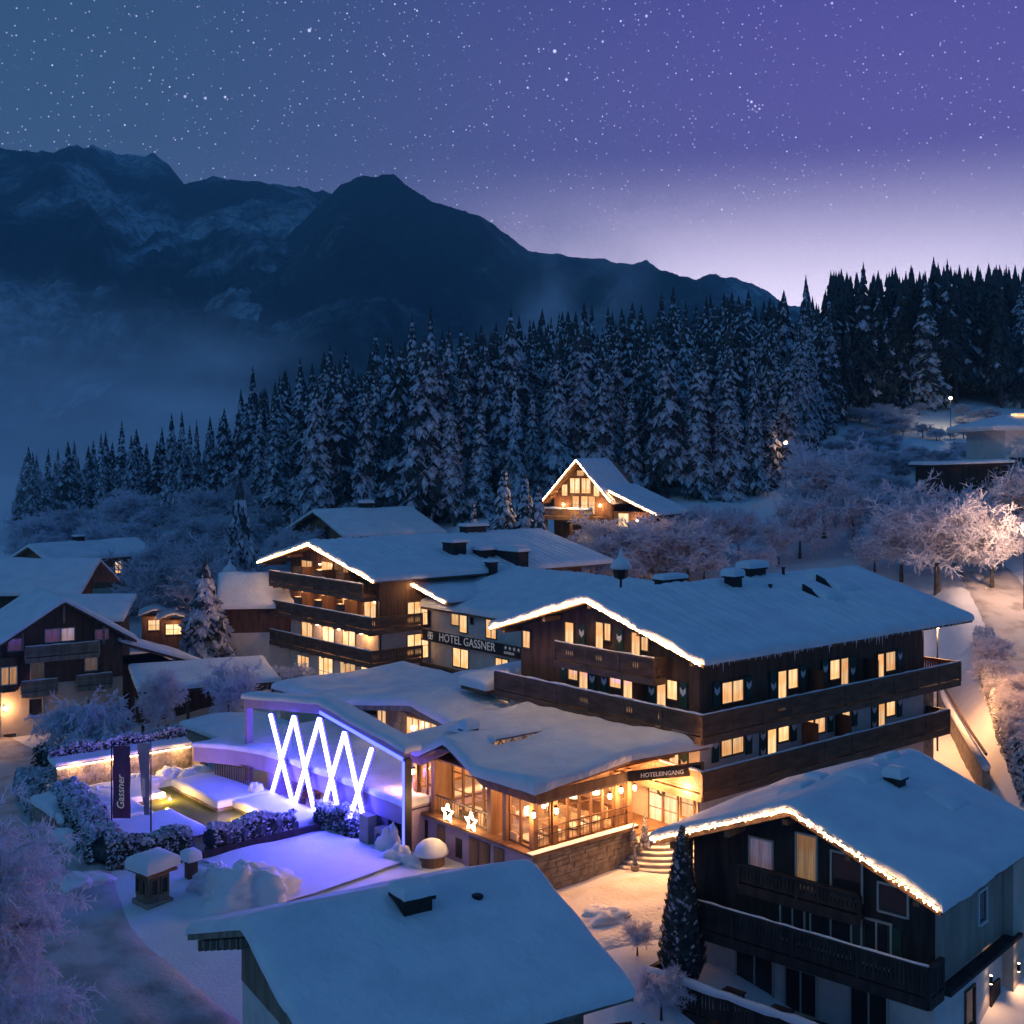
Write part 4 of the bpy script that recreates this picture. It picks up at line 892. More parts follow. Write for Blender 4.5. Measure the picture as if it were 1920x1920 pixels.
f = G(); f.box(-10.35, -4.2, 9.2, 16.4, -.8, 2.05); f.box(-8., -4.2, 16.4, 27., -.8, 2.05); f.box(-10.6, -8., 21.9, 22.9, -.8, 1.6); part('plaster_wall', f, purplep, H_)
f = G()
for i in range(22): f.box(-11.3-.03*i, -11.26-.03*i, 23.3+i*.16, 23.36+i*.16, -.1, 1.5)
part('slat_screen', f, dwood, H_, kind='stuff')
f = G(); f.box(-8.12, -8.01, 23.2, 26.8, -.4, 1.5); part('bar_window', f, litdim, H_)
g = G(); g.box(-10.42, -10.36, 10.0, 11.0, -.3, 1.25); g.box(-10.44, -10.421, 10.1, 10.9, -.1, 1.15); part('door', g, darkglass, H_)
lamp(hw(-9.0, 19.)+(1.3,), 40, (1., .5, .2), .2)
for i, (u, v, a) in enumerate(((-9.6, 19.9, .2), (-9.5, 18.1, -.15))):
    o = hthing('sun_lounger', 'curved lounger in the warm lit niche, ' + ('left one' if i == 0 else 'right one'), 'lounger', u, v, .1, 'loungers in the pool house niche'); o.rotation_euler = (0, 0, TH+a)
    g = G(); pts = [(-1.0, .42), (-.5, .3), (.1, .42), (.5, .36), (.95, .9)]
    for (a0, z0), (a1, z1) in zip(pts[:-1], pts[1:]): g.beam((a0, 0, z0), (a1, 0, z1), .7, .07)
    part('seat', g, mwood, o); g = G()
    for x in (-.6, .5): g.box(x-.03, x+.03, -.3, .3, -.1, .32)
    part('leg', g, mwood, o)
for i, (u, v) in enumerate(((-11.2, 11.6), (-11.1, 10.4))):
    o = hthing('heat_pump', 'blue lit grey equipment cabinet beside the steel post, ' + ('tall slim one' if i == 0 else 'square one with a fan'), 'cabinet', u, v, 0., 'equipment cabinets')
    g = G(); g.box(-.25, .25, -.4, .4, 0, 1.5 if i == 0 else 1.1); part('housing', g, concrete, o)
    if i: g = G(); g.lathe((0, 0, 0), [(.3, 0), (.3, .02)], 14); f_ = part('fan_grille', g, blackm, o, (-.27, 0, .6)); f_.rotation_euler = (0, R(90), 0)
# ---------------------------------------------------------------- lounge pavilion behind the pool house
L_ = hthing('lounge', 'low lounge pavilion with a broad snow gable and lit windows amid the hotel', 'lounge', group='hotel buildings')
def lb_(X, Y): return 5.05-.16*np.abs(Y-17.4)*np.where(Y > 17.4, .95, 1.0)+.03*(X+4)
slope_roof(L_, -4.6, 9., 10.9, 26.3, lb_, .5, th=.3, wood=gwood, seed=15, r=.7, amp=.1)
f = G(); f.box(-3.55, 8.5, 11.6, 25.5, 2.2, 3.5); f.box(-3.5, 8.5, 12.6, 22.0, 3.5, 4.15); part('plaster_wall', f, gwood, L_)
for v, w, z in ((21.75, .9, 2.75), (18.6, 1.1, 2.8), (17.4, 1.1, 2.8), (16.2, 1.1, 2.8), (15.0, 1.0, 2.8)): window(L_, '-u', -3.56, v, z, w, 1.2, lit, 1, 0, mwood)
for v in (18.3, 16.4):
    o = hthing('wall_lantern', 'round glowing lamp in the lounge window, ' + ('left one' if v > 17 else 'right one'), 'lamp', -3.75, v, 3.5, 'round lamps of the lounge'); g = G(); g.ball((0, 0, 0), .15); part('glass', g, lampm, o, smooth=True); lamp((-.45, 0, .1), 60, (1., .62, .32), .2, o)
X_ = hthing('annex', 'flat roofed annex under thick snow left of the lounge pavilion', 'annex', group='hotel buildings')
slope_roof(X_, -3., 8., 26.8, 36., lambda X, Y: 3.1+.02*X, .5, th=.4, wood=gwood, seed=18, r=.6, amp=.16)
f = G(); f.box(-2.6, 7.8, 27., 35.8, -.6, 2.7); part('plaster_wall', f, cream, X_)
slope_roof(X_, -9.6, -4.2, 28.4, 36.4, lambda X, Y: 1.35+.1*X*0, .4, th=.25, wood=gwood, seed=19, r=.5, amp=.16)
f = G(); f.box(-9.3, -4.4, 28.6, 36.2, -1.2, 1.1); part('stone_wall', f, stone, X_)
# ---------------------------------------------------------------- swimming pond and garden
water = bpy.data.materials.new('pond water'); water.use_nodes = True; T = NT(water.node_tree); T.n.clear()
a = T.node('ShaderNodeBsdfTransparent'); a.inputs[0].default_value = (.6, .7, .35, 1); b = T.node('ShaderNodeBsdfGlossy'); b.inputs['Roughness'].default_value = .08
d_ = T.node('ShaderNodeBsdfDiffuse'); d_.inputs[0].default_value = (.17, .19, .05, 1); m2 = T.node('ShaderNodeMixShader'); m2.inputs[0].default_value = .72; T.l.new(a.outputs[0], m2.inputs[1]); T.l.new(d_.outputs[0], m2.inputs[2])
mx = T.node('ShaderNodeMixShader'); mx.inputs[0].default_value = .10; T.l.new(m2.outputs[0], mx.inputs[1]); T.l.new(b.outputs[0], mx.inputs[2])
bn = T.node('ShaderNodeBump'); bn.inputs['Strength'].default_value = .2; T.l.new(T.noise(T.node('ShaderNodeTexCoord').outputs['Object'], 2.5, 3), bn.inputs['Height']); T.l.new(bn.outputs[0], b.inputs['Normal'])
o = T.node('ShaderNodeOutputMaterial'); T.l.new(mx.outputs[0], o.inputs[0])
g = G(); g.add([(-18.6, 15.6, 0), (-11.2, 15.6, 0), (-11.2, 28.2, 0), (-18.6, 28.2, 0)], [(0, 1, 2, 3)]); w = link('water', g.mesh('water', water), None, hw(0, 0)+(-.10,), TH, kind='structure')
bed = mat('pond bed', (.20, .22, .07), (.10, .13, .05), 1.2, .9); g = G(); g.add([(-18.6, 15.6, 0), (-11.2, 15.6, 0), (-11.2, 28.2, 0), (-18.6, 28.2, 0)], [(0, 1, 2, 3)]); link('pond_bed', g.mesh('pond_bed', bed), None, hw(0, 0)+(-.75,), TH, kind='structure')
for i, (u0, u1, v0, v1, z, lb) in enumerate(((-14.2, -10.9, 21.75, 27.6, .12, 'snow covered wooden deck at the far corner of the pond'), (-13.3, -10.9, 16.0, 21.72, .08, 'snow covered wooden deck along the light tubes'), (-22.0, -16.6, 18.2, 22.2, .12, 'snow covered wooden deck in front of the pond below the banners'), (-21.5, -15.4, 25.9, 29.5, .05, 'snow covered stone terrace behind the pond'), (-21.4, -17.3, 22.22, 25.88, -.02, 'low snow covered planting bed left of the pond'))):
    o = hthing('deck', lb, 'deck', 0, 0, 0, 'snowy decks round the pond'); g = G(); g.box(u0, u1, v0, v1, -1.1, z-.12); part('deck_base', g, stone, o)
    g = G(); nb = int((u1-u0)/.3)
    for k in range(nb): g.box(u0+k*(u1-u0)/nb+.01, u0+(k+1)*(u1-u0)/nb-.01, v0, v1, z-.118, z-.05)
    part('deck_boards', g, mwood, o, kind='stuff')
    part('deck_snow', snow_on((u0-.06, u1+.06), (v0-.06, v1+.06), lambda X, Y, z=z: z-.05+0*X, .42, r=.3, amp=.05 if i < 3 else .22, seed=20+i, ripple=(lambda X, Y: .018*np.cos(X*7)) if i == 2 else None), snow, o, smooth=True)
for u, v, lb in ((-15.2, 25.6, 'warm underwater light at the far end of the pond'), (-13.75, 19.9, 'warm underwater light at the right edge of the pond')):
    o = hthing('pond_light', lb, 'pond light', u, v, -.12, 'lights in the pond'); g = G(); g.ball((0, 0, 0), .09, n=8, m=5); part('glass', g, lampm, o); lamp((-.3, -.3, .5), 190, (1., .55, .14), .12, o); lamp((-.3, -.3, -.16), 55, (1., .60, .16), .1, o)
# stone wall with a strip of light, hedge above it
Wl = hthing('garden_wall', 'stone garden wall lit from under its snowy coping at the back of the garden', 'wall', 0, 31.0)
g = G(); g.box(-19.6, -11.4, 0, .45, -1.2, 1.35); g.box(-11.39, -10.9, -1.2, .9, -.8, 1.5); part('masonry', g, stone, Wl)
st = G(); stones(st, '-v', 0, -19.6, -11.45, -.6, 1.3, random.Random(4), .3); part('stones', st, stone, Wl, kind='stuff')
g = G(); g.box(-19.7, -11.4, -.16, .5, 1.352, 1.44); cp = part('coping', g, concrete, Wl); part('coping_snow', snow_on((-19.8, -11.4), (-.2, 1.3), lambda X, Y: 1.44+.25*np.clip(Y, 0, 2), .25, r=.25, amp=.06), snow, cp, smooth=True)
g = G(); g.box(-19.6, -11.5, -.13, -.08, 1.30, 1.345); part('light_strip', g, glowmat('wall strip light', (1., .66, .34), 26.), Wl)
for i in range(4): lamp(hw(-18.6+i*2.1, 30.55)+(1.15,), 55, (1., .52, .22), .15)
def hedge(pts, w, h, label, seed, psn=.45, n_m=1300, leaf=.10, z=None, group='snowy hedges of the hotel garden'):
    rr = random.Random(seed); p0 = pts[0]; o = thing('hedge', label, 'hedge', (p0[0], p0[1], gz(*p0) if z is None else z), 0, group)
    g = G(); core = G(); sn = G()
    for a, b in zip(pts[:-1], pts[1:]):
        a = Vector(a); b = Vector(b); L = (b-a).length; d = (b-a)/L; nn = Vector((-d.y, d.x))
        for i in range(min(9000, int(L*n_m*h*.5))):
            t = rr.random(); s = rr.uniform(-1, 1); q = rr.random(); hh = h*(1+.1*math.sin(t*L*2.2+seed))
            if rr.random() < .55: s = (1 if s > 0 else -1)*rr.uniform(.8, 1.08); zz = hh*q
            else: zz = hh*rr.uniform(.86, 1.06)
            c = a + d*(t*L) + nn*(s*w/2*(1-.15*(zz/hh)**2)); gg = 0 if z is not None else gz(c.x, c.y)-o.location.z
            r = leaf*rr.uniform(.5, 1.2); u = Vector((rr.gauss(0, 1), rr.gauss(0, 1), rr.gauss(0, .6))).normalized()*r; v_ = u.orthogonal().normalized()*r*rr.uniform(.5, 1)
            c3 = Vector((c.x-p0[0], c.y-p0[1], zz+gg)); top = zz > hh*.82
            k = len(g.v); g.v += [tuple(c3-u), tuple(c3+v_), tuple(c3+u), tuple(c3-v_)]; g.f.append((k, k+1, k+2, k+3)); g.m.append(1 if rr.random() < (psn+.4 if top else psn) else 0)
        m = max(2, int(L/.9))
        for i in range(m):
            c = a + d*((i+.5)*L/m); gg = 0 if z is not None else gz(c.x, c.y)-o.location.z
            core.ball((c.x-p0[0], c.y-p0[1], gg+h*.45), 1., (L/m*.8, L/m*.5 if abs(d.x) < .3 else w*.42, h*.48), 8, 5, .05, rr)
    part('foliage', g, [leafm, treesnow], o); part('branches', core, needle, o); return o
hedge([(-18.8, 55.2), (-15.3, 56.9)], 1.1, 1.35, 'short dark hedge below the banners at the garden corner', 1)
hedge([(-14.6, 57.6), (-11.2, 60.9)], 1.0, 1.25, 'blue lit snowy hedge along the pond side of the parking pad', 2, .5)
hedge([(-9.9, 61.9), (-6.9, 59.6)], 1.1, 1.35, 'blue lit snowy hedge in front of the light tubes', 3, .5)
hedge([hw(-19.8, 32.1), hw(-11.5, 32.1)], 1.1, 1.0, 'snowy hedge on top of the lit garden wall', 4, .5, z=1.3)
hedge([(-28.6, 73), (-24, 65), (-18.9, 55.6)], 1.5, 1.5, 'long frosted hedge between the road and the garden', 5, .55)
# parking pad
def px_poly(name, pts, m_, lift):
    g = G(); n = 14; q = [np.array(p) for p in pts]; vs = []
    for i in range(n+1):
        for j in range(n+1):
            s, t = i/n, j/n; p = (q[0]*(1-s)+q[1]*s)*(1-t)+(q[3]*(1-s)+q[2]*s)*t; vs.append((p[0], p[1], max(gz(*p), -.5)+lift))
    g.add(vs, [(i*(n+1)+j, (i+1)*(n+1)+j, (i+1)*(n+1)+j+1, i*(n+1)+j+1) for i in range(n) for j in range(n)]); return link(name, g.mesh(name, m_, True), kind='structure')
px_poly('parking_pad', [(-14.6, 56.3), (-9.4, 61.0), (-4.6, 56.0), (-10.2, 50.6)], snow, .12)
kb = G()
for a, b in (((-14.9, 56.3), (-9.5, 61.4)), ((-9.5, 61.4), (-6.4, 58.8))): kb.beam((a[0], a[1], .22), (b[0], b[1], .16), .12, .34)
link('kerb', kb.mesh('kerb', bwood), kind='structure')
for i, (x, y, hgt) in enumerate(((-19.3, 57.6, 5.4), (-17.65, 58.4, 5.3))):
    o = thing('banner', 'tall mauve banner on a thin pole showing its full face with lettering' if i == 0 else 'narrow pale banner on a thin pole turned nearly edge on', 'banner', (x, y, gz(x, y)), 0, 'banners in the garden')
    g = G(); g.tube([(0, 0, -.3), (0, 0, hgt)], [.045, .03], 8); part('pole', g, metal, o)
    bm_ = mat('banner cloth', (.20, .06, .14), (.24, .08, .17), 1.5, .7) if i == 0 else mat('pale banner cloth', (.45, .33, .42), (.5, .4, .46), 1.5, .7)
    g = G(); n = 14; w_ = .84 if i == 0 else .62
    vs = []
    for k in range(n+1):
        for j in range(4): x_ = .06+w_*(j/3)*(1 if i == 0 else (1-.55*k/n)); vs.append((-x_ if i else x_, .05*math.sin(k*.9+j), hgt-.25-k*3.5/n))
    g.add(vs, [(k*4+j, k*4+j+1, k*4+j+5, k*4+j+4) for k in range(n) for j in range(3)])
    bp = part('cloth', g, bm_, o, rz=0 if i == 0 else R(0), smooth=True)
    t = text_part(o, 'Gassner', .5, (.62 if i == 0 else -.28, -.09, hgt-3.3 if i == 0 else hgt-2.9), 0, letterw, name='lettering', shear=.25); t.rotation_euler = (R(90), R(-90), 0)
    if i: t.scale = (.6, .6, .6)
# wayside shrine, post hut, drifts
o = thing('wayside_shrine', 'small square wayside shrine with a thick snow cap on its hipped roof', 'shrine', (-15.4, 51.2, -.4), R(48))
g = G(); g.box(-.62, .62, -.62, .62, -.5, .55); part('stone_plinth', g, stone, o); g = G(); g.box(-.5, .5, -.5, .5, .552, 1.75); part('shaft', g, gwood, o)
for f_, c in (('-u', -.5), ('-v', -.5)):
    for a in (-.24, .24): window(o, f_, c, a, .9, .24, .6, darkglass, 0, 0, mwood)
g = G(); g.box(-.75, .75, -.75, .75, 1.752, 1.85); part('roof', g, mwood, o)
part('snow_cap', snow_on((-.85, .85), (-.85, .85), lambda X, Y: 1.86+.12*(X+.8)*.5, .55, r=.5, amp=.03), snow, o, smooth=True)
o = thing('letter_post', 'small dark post with a square snow cap beside the shrine', 'post', (-14.5, 54.0, -.1), R(40)); g = G(); g.box(-.22, .22, -.22, .22, -.3, .95); part('post', g, dwood, o); part('snow_cap', snow_on((-.38, .38), (-.38, .38), lambda X, Y: .95+0*X, .5, r=.3, amp=.02), snow, o, smooth=True)
def drift(name, x, y, r, sc_, label, cat, seed, m_=None, z=None, group=None, jit=.06, n=26):
    rr = random.Random(seed); g = G(); nn = 34; mm = 18; vs = []
    for i in range(mm+1):
        t = math.pi*.56*i/mm
        for k in range(nn):
            a = 6.283*k/nn; q = r*(1+.16*math.sin(3*a+seed)+.12*math.sin(5*a+2*t+seed*2)+rr.uniform(-jit, jit)); nz = 1+.20*float(snoise(3*math.cos(a)*math.sin(t)/max(.4, .5)+seed*3, 3*math.sin(a)*math.sin(t)*2, 0, 9)); q *= nz; vs.append((q*sc_[0]*math.sin(t)*math.cos(a), q*sc_[1]*math.sin(t)*math.sin(a), r*sc_[2]*math.cos(t)*nz))
    g.add(vs, [(i*nn+k, i*nn+(k+1) % nn, (i+1)*nn+(k+1) % nn, (i+1)*nn+k)[::-1] for i in range(mm) for k in range(nn)])
    return thing(name, label, cat, (x, y, gz(x, y) if z is None else z), 0, group, g.mesh(name, m_ or snow, True))
drift('snow_heap', -11.6, 51.6, 1.7, (1.2, .9, .85), 'rough ploughed snow heap at the near corner of the parking pad', 'snow heap', 1)
drift('snow_heap', -13.2, 53.0, 1.0, (1, 1, .9), 'smaller ploughed snow heap behind the shrine', 'snow heap', 2)
drift('snow_boulder', -5.9, 57.6, .62, (.8, .8, 1.9), 'tall snow capped boulder at the foot of the steel post', 'boulder', 3, group='snow covered boulders')
drift('snow_boulder', -5.3, 56.3, .6, (1, 1, 1), 'round snow capped boulder beside the tall one', 'boulder', 4, group='snow covered boulders')
drift('snow_boulder', -4.5, 55.6, .55, (1.2, .9, .9), 'low snow capped boulder in front of the dome shaped shelter', 'boulder', 5, group='snow covered boulders')
o = thing('garden_shelter', 'dome shaped snow covered shelter in front of the restaurant base', 'shelter', (-3.75, 55.6, -.1)); g = G(); g.lathe((0, 0, 0), [(.62, 0), (.62, .7)], 14); part('body', g, mwood, o); g = G(); g.lathe((0, 0, .7), [(.78, 0), (.80, .10), (.70, .36), (.44, .58), (.18, .68), (.01, .70)], 20); part('snow_cap', g, snow, o, smooth=True)
drift('snow_lantern', -14.3, 66.6, .42, (1, 1, 1.1), 'round snow ball bush on the deck by the pool house', 'bush', 6, z=.45)
for i, (u, v, r_) in enumerate(((-20.3, 27.5, 1.1), (-18.2, 28.6, .9), (-15.4, 29.3, 1.0), (-13.2, 30.1, .8), (-11.9, 29.0, .9), (-20.6, 24.5, .8))):
    x, y = hw(u, v); drift('snow_mound', x, y, r_, (1.1, 1, .6), ('snow buried shrub at the left end of the garden wall', 'snow buried shrub second from the left below the garden wall', 'snow buried shrub in front of the middle of the garden wall', 'snow buried shrub near the right end of the garden wall', 'snow buried shrub at the steps beside the garden wall', 'lone snow buried shrub inside the long roadside hedge')[i], 'shrub', 30+i, z=0., group='snow buried shrubs of the garden')
# ---------------------------------------------------------------- the other houses
def house(name, label, x, y, th, z=0., group='houses of the village', cat='house'): return thing(name, label, cat, (x, y, z), R(th), group)
# near house, bottom centre: mostly its snowy roof
K = house('chalet', 'nearest house at the bottom with a wide bare blue snow roof', -6.93, 31.38, 31.4)
ro, zK = gable_roof(K, 0, 8.75, -5.05, 5.3, 0, 6.62, .365, .40, 31, amp=.035, wood=gwood, purl=6)
gable_walls(K, 1.3, 7.9, -4., 4.3, 0, zK, -4., 3.4, plaster, gwood)
chimney(K, 4.35, -.9, 6.5, .42, .85, .75, .34, bwood)
g = G(); g.lathe((0, 0, 0), [(.17, 0), (.17, .22), (.12, .24)], 10); part('vent_pipe', g, metal, K, (6.3, -1.1, 6.45))
for y, z, w, h in ((-2.6, 1.2, .9, 1.1), (-.8, .9, .8, 2.0)): window(K, '-u', 1.3, y, z, w, h, darkglass, 1, 0, framelt)
for k in range(7):                                   # stepped rafter ends under the left eave
    g = G(); g.box(.1+.0*k, 1.35, 1.2+k*.58, 1.32+k*.58, zK(1.2+k*.58)-.55, zK(1.3+k*.58)-.22); part('rafter', g, gwood, K)
g = G(); g.box(-.3, 1.28, -3.6, 3.2, .55, .72); part('balcony', g, dwood_h, K); railing(K, (-.3, 3.2), (-.3, -3.6), .72, 1.0, snowtop=.6); railing(K, (1.25, 3.2), (-.3, 3.2), .72, 1.)
for i in range(5):                                   # timber brackets and pergola at the far eave
    a = 5.2+i*.75; g = G(); g.beam((a, -4.0, 3.6), (a+.1, -5.6, 4.35), .1, .12); part('bracket', g, bwood, K)
g = G(); g.beam((4.6, -5.3, 4.0), (9.0, -5.3, 4.0), .12, .14); part('pergola_beam', g, bwood, K)
# near house, bottom right, with icicle lights
Lh = house('chalet', 'dark timber house at the lower right with sparkling lights along its gable', 9.75, 41.9, 48)
ro, zL = gable_roof(Lh, 0, 10.4, -5.4, 5.95, 0, 6.62, .395, .42, 32, amp=.05, wood=mwood, purl=5)
gable_walls(Lh, 1.35, 10., -4.6, 4.85, 0, zL, -3.5, 1.35, plaster, bwood)
gable_string(Lh, 0, -5.4, 5.95, 0, zL, 'sparkling icicle lights along the gable of the lower right house', lift=.16, step=.10, jit=.05, drop=.14, r=.021, rows=3)
chimney(Lh, 5.0, 1.6, 5.9, .42, .5, .5, .3, bwood); chimney(Lh, 6.1, -1.1, 6.1, .62, .6, .6, .4, bwood)
for x_, y_, r_ in ((3.9, 1.9, .5), (8.2, .4, .45), (7.2, -2.6, .6), (5.4, .1, .9)):
    s = snow_on((x_-r_, x_+r_*1.3), (y_-r_, y_+r_), lambda X, Y: zL(0)-.395*np.abs(Y)+.34, .26, r=r_*.9, amp=.03, seed=int(x_*9)); part('snow_drift', s, roofsnow, Lh, smooth=True)
window(Lh, '-u', 1.31, 1.9, 3.75, .9, 1.15, pane_mat('faint violet glass', (.45, .36, .55), .28), 0, 0, framelt); window(Lh, '-u', 1.31, -.55+.6, 3.55, .75, 1.9, pane_mat('amber reflection glass', (.75, .45, .22), .3), 0, 0, framelt, 'balcony_door')  # faint glow of the amber door pane stands in for a reflection
window(Lh, '-u', 1.31, -1.5, 3.6, 1.1, 1.5, darkglass, 0, 0, framelt); window(Lh, '-u', 1.31, -3.2, 3.5, 1.0, .9, darkglass, 0, 0, framelt)
for y, w in ((.6, .9), (-.9, 1.5), (-2.6, 1.0)): window(Lh, '-u', 1.31, y, 1.55, w, 1.5, darkglass, 1, 0, framelt)
for y, w, h in ((2.2, 1.5, 1.9), (-2.3, 1.3, 2.1), (.3, 1.2, 1.5)): window(Lh, '-u', 1.35, y, -1.0, w, h, darkglass, 1, 0, framelt)
for y in (-1.95, -3.25): shutter(Lh, '-u', 1.31, y, 1.7, .5, 1.3, 0)
for zf, y0, y1, x0 in ((1.4, -4.9, 4.9, .2), (-1.05, -3.9, 5.2, -1.3)):
    g = G(); g.box(x0, 1.3, y0, y1, zf-.2, zf); part('balcony', g, bwood, Lh)
    railing(Lh, (x0, y1), (x0, y0), zf, 1.05, bwood, snowtop=.3 if zf > 0 else 1.3); railing(Lh, (1.3, y1), (x0, y1), zf, 1.05, bwood)
    if zf > 0: railing(Lh, (x0, y0), (1.3, y0), zf, 1.05, bwood)
g = G(); g.box(.25, .42, 4.3, 4.46, 1.4, 4.6); part('post', g, bwood, Lh)
g = G(); g.box(.9, 1.28, -2.2, 2.6, 3.1, 3.25); part('balcony', g, bwood, Lh); railing(Lh, (.85, 2.6), (.85, -2.2), 3.25, .75, bwood)
g = G(); g.box(-1.2, 1.2, -3.8, 5.1, -4.2, -1.26); part('terrace_base', g, concrete, Lh)
g = G(); g.box(7.6, 10.3, -5.0, -4.61, -3.5, 4.4); part('stair_tower', g, cream, Lh)
g = G(); g.box(1.4, 7.59, -4.65, -4.605, 1.36, 4.3); part('side_boarding', g, sidewood, Lh)
window(Lh, '-v', -4.66, 5.4, 2.4, .7, 1.1, darkglass, 0, 0, whitep); window(Lh, '-v', -4.6, 4.4, -1.0, .8, 1.3, darkglass, 0, 0, framew)
g = G(); g.box(6.3, 7.2, -4.68, -4.6, -2.4, -.2); part('door', g, bwood, Lh)
g = G(); g.box(1.4, 8.2, -5.15, -4.66, 1.16, 1.3); part('porch_roof', g, bwood, Lh)
for x_, y_, lb in ((6.0, -4.75, 'left up and down wall light by the side door of the lower right house'), (7.75, -5.12, 'right up and down wall light by the side door of the lower right house')):
    px_, py_ = Lh.location.x+x_*math.cos(R(48))-y_*math.sin(R(48)), Lh.location.y+x_*math.sin(R(48))+y_*math.cos(R(48))
    o = thing('wall_light', lb, 'wall light', (px_, py_, .15), R(48), 'wall lights of the lower right house'); g = G(); g.lathe((0, -.02, -.14), [(.05, 0), (.06, .02), (.06, .26), (.05, .28)], 8); part('housing', g, metal, o)
    b = G(); b.lathe((0, -.02, -.16), [(.045, 0), (.045, .015)], 8); b.lathe((0, -.02, .145), [(.045, 0), (.045, .015)], 8); part('glass', b, lampm, o, kind='stuff')
    lamp((0, -.12, -.2), 55, (1., .5, .22), .05, o, 100, (R(-12), 0, 0)); lamp((0, -.12, .2), 60, (1., .5, .22), .05, o, 80, (R(192), 0, 0))
for i, (x_, y_) in enumerate(((-.4, 2.2), (-.5, .2))):
    p_ = (Lh.location.x+x_*math.cos(R(48))-y_*math.sin(R(48)), Lh.location.y+x_*math.sin(R(48))+y_*math.cos(R(48)), -1.05)
    o = thing('terrace_table', 'dark garden table on the terrace of the lower right house, ' + ('left one' if i == 0 else 'right one'), 'table', p_, R(48), 'terrace tables'); g = G(); g.box(-.5, .5, -.4, .4, .7, .75); part('table_top', g, bwood, o)
    for a in (-.42, .42):
        for b in (-.32, .32): g = G(); g.box(a-.03, a+.03, b-.03, b+.03, 0, .7); part('leg', g, bwood, o)
# old farmhouse at the left
M = house('farmhouse', 'old dark farmhouse with small balconies and a plastered ground floor at the left', -33.18, 88.62, 124, 0)
ro, zM = gable_roof(M, 0, 9.5, -5.3, 4.9, 0, 8.35, .63, .42, 33, amp=.05, wood=dwood, purl=5)
gable_walls(M, 1.2, 9., -4.6, 4.2, 0, zM, -3., 2.2, cream, dwood)
for y, z, w, h, p_ in ((.6, 5.3, 1.0, .9, litvio), (-.5, 5.3, .9, .9, pane_mat('pale violet glass', (.75, .55, .7), .45)), (-3., 5.2, .9, .7, litvio), (3.2, 4.9, 1.0, .8, litvio), (1.7, 2.7, .85, 1.15, pane_mat('warm grey glass', (.5, .4, .35), .12)), (-2.2, 2.9, .85, 1.1, pane_mat('warm grey glass b', (.6, .42, .4), .2)), (1.8, -.1, .9, 1.25, darkglass), (3.6, -2.4, .9, 1.2, darkglass), (.9, -2.0, .8, .6, darkglass)):
    window(M, '-u', 1.16 if z > 2.2 else 1.2, y, z, w, h, p_, 0, 0, framelt)
for y0, y1, zf, x0 in ((-2.6, 2.7, 4.3, .35), (.4, 2.9, 1.75, .6), (-3.6, -1.0, 1.8, .6)):
    g = G(); g.box(x0, 1.15, y0, y1, zf-.15, zf); part('balcony', g, gwood, M); railing(M, (x0, y1), (x0, y0), zf, .85, gwood, snowtop=.4)
g = G(); g.prism_z([(1.15, 3.0), (.3, 3.4), (.3, 4.2), (1.15, 4.6)], 2.0, 4.5); bay = part('bay_window', g, dwood, M)
for y in (3.55, 4.1): window(M, '-u', .3, y, 2.6, .45, 1.2, litdim, 0, 0, framelt)
for y in (-2.9, 0., 2.9):
    g = G(); g.box(.15, .3, y-.07, y+.07, zM(y)-1.6, zM(y)-.25); part('gable_strut', g, gwood, M)
slope_roof(M, .5, 6.5, -11.0, -4.3, lambda X, Y: 4.9+.36*(Y+4.3), .4, wood=dwood, seed=34)
g = G(); g.box(1.5, 6., -8.5, -4.7, -3., 3.0); part('lean_to_wall', g, dwood, M)
wl_p = at(12, 1313, 0.6); o = wall_lantern('wall lantern on the ground floor of the old farmhouse', (M.location.x+1.0*math.cos(R(124))-4.0*math.sin(R(124)), M.location.y+1.0*math.sin(R(124))+4.0*math.cos(R(124)), .7), 170); o.rotation_euler = (0, 0, R(124-90))
# open barn roofs to the right of the farmhouse
Gb = house('carport', 'long low carport with a thick snow roof beside the farmhouse', -25.3, 90.3, 24, 0, cat='carport')
slope_roof(Gb, -3.2, 7., -3., 2.6, lambda X, Y: 2.1+.14*(Y+3)+.0*X, .45, wood=dwood, seed=36)
for x_ in (-2.8, 0.4, 3.6, 6.7):
    g = G(); g.box(x_-.1, x_+.1, -2.6, -2.4, -2.5, 2.0); part('post', g, dwood, Gb)
g = G(); g.box(-2.9, 6.8, 2.2, 2.4, -2.5, 2.4); part('back_wall', g, dwood, Gb)
# village houses farther back on the left
N = house('house', 'small timber house with a pink edged snow roof far left behind the farmhouse', -54.05, 133.6, 54)
ro, zN = gable_roof(N, 0, 14.5, -3.7, 3.5, 0, 9.1, .43, .4, 37, wood=mwood, purl=3); gable_walls(N, .8, 13.4, -2.9, 2.7, 0, zN, -2., 4.0, cream, mwood); chimney(N, 6.5, .2, 9.1, .7, 1.0, .8, .2, bwood)
window(N, '-v', -2.94, 9.6, 5.6, .9, 1.3, lit, 1, 1); window(N, '-v', -2.94, 4.6, 5.6, .9, 1.2, darkglass, 1, 1)
N2 = house('house', 'small pink lit annex with a shallow snow roof beside the far left timber house', -44.3, 141.5, 54)
slope_roof(N2, -1., 6.5, -5.4, -1., lambda X, Y: 5.6-.28*np.abs(X-2.4)+0*Y, .4, wood=mwood, seed=38); g = G(); g.box(-.5, 6., -5., -1.4, -2, 4.4); part('plaster_wall', g, cream, N2)
Pq = house('house', 'broad blue snow roof with two tiny dormers behind the farmhouse', -58., 111.5, 3)
ro, zP = gable_roof(Pq, 0, 19.2, -6.2, 6.2, 0, 9.3, .40, .42, 39, wood=mwood, purl=3); gable_walls(Pq, .8, 17., -5.2, 5.2, 0, zP, -3., 3.6, cream, dwood); chimney(Pq, 5.6, -.6, 9.1, .9, .8, .8, .4, bwood)
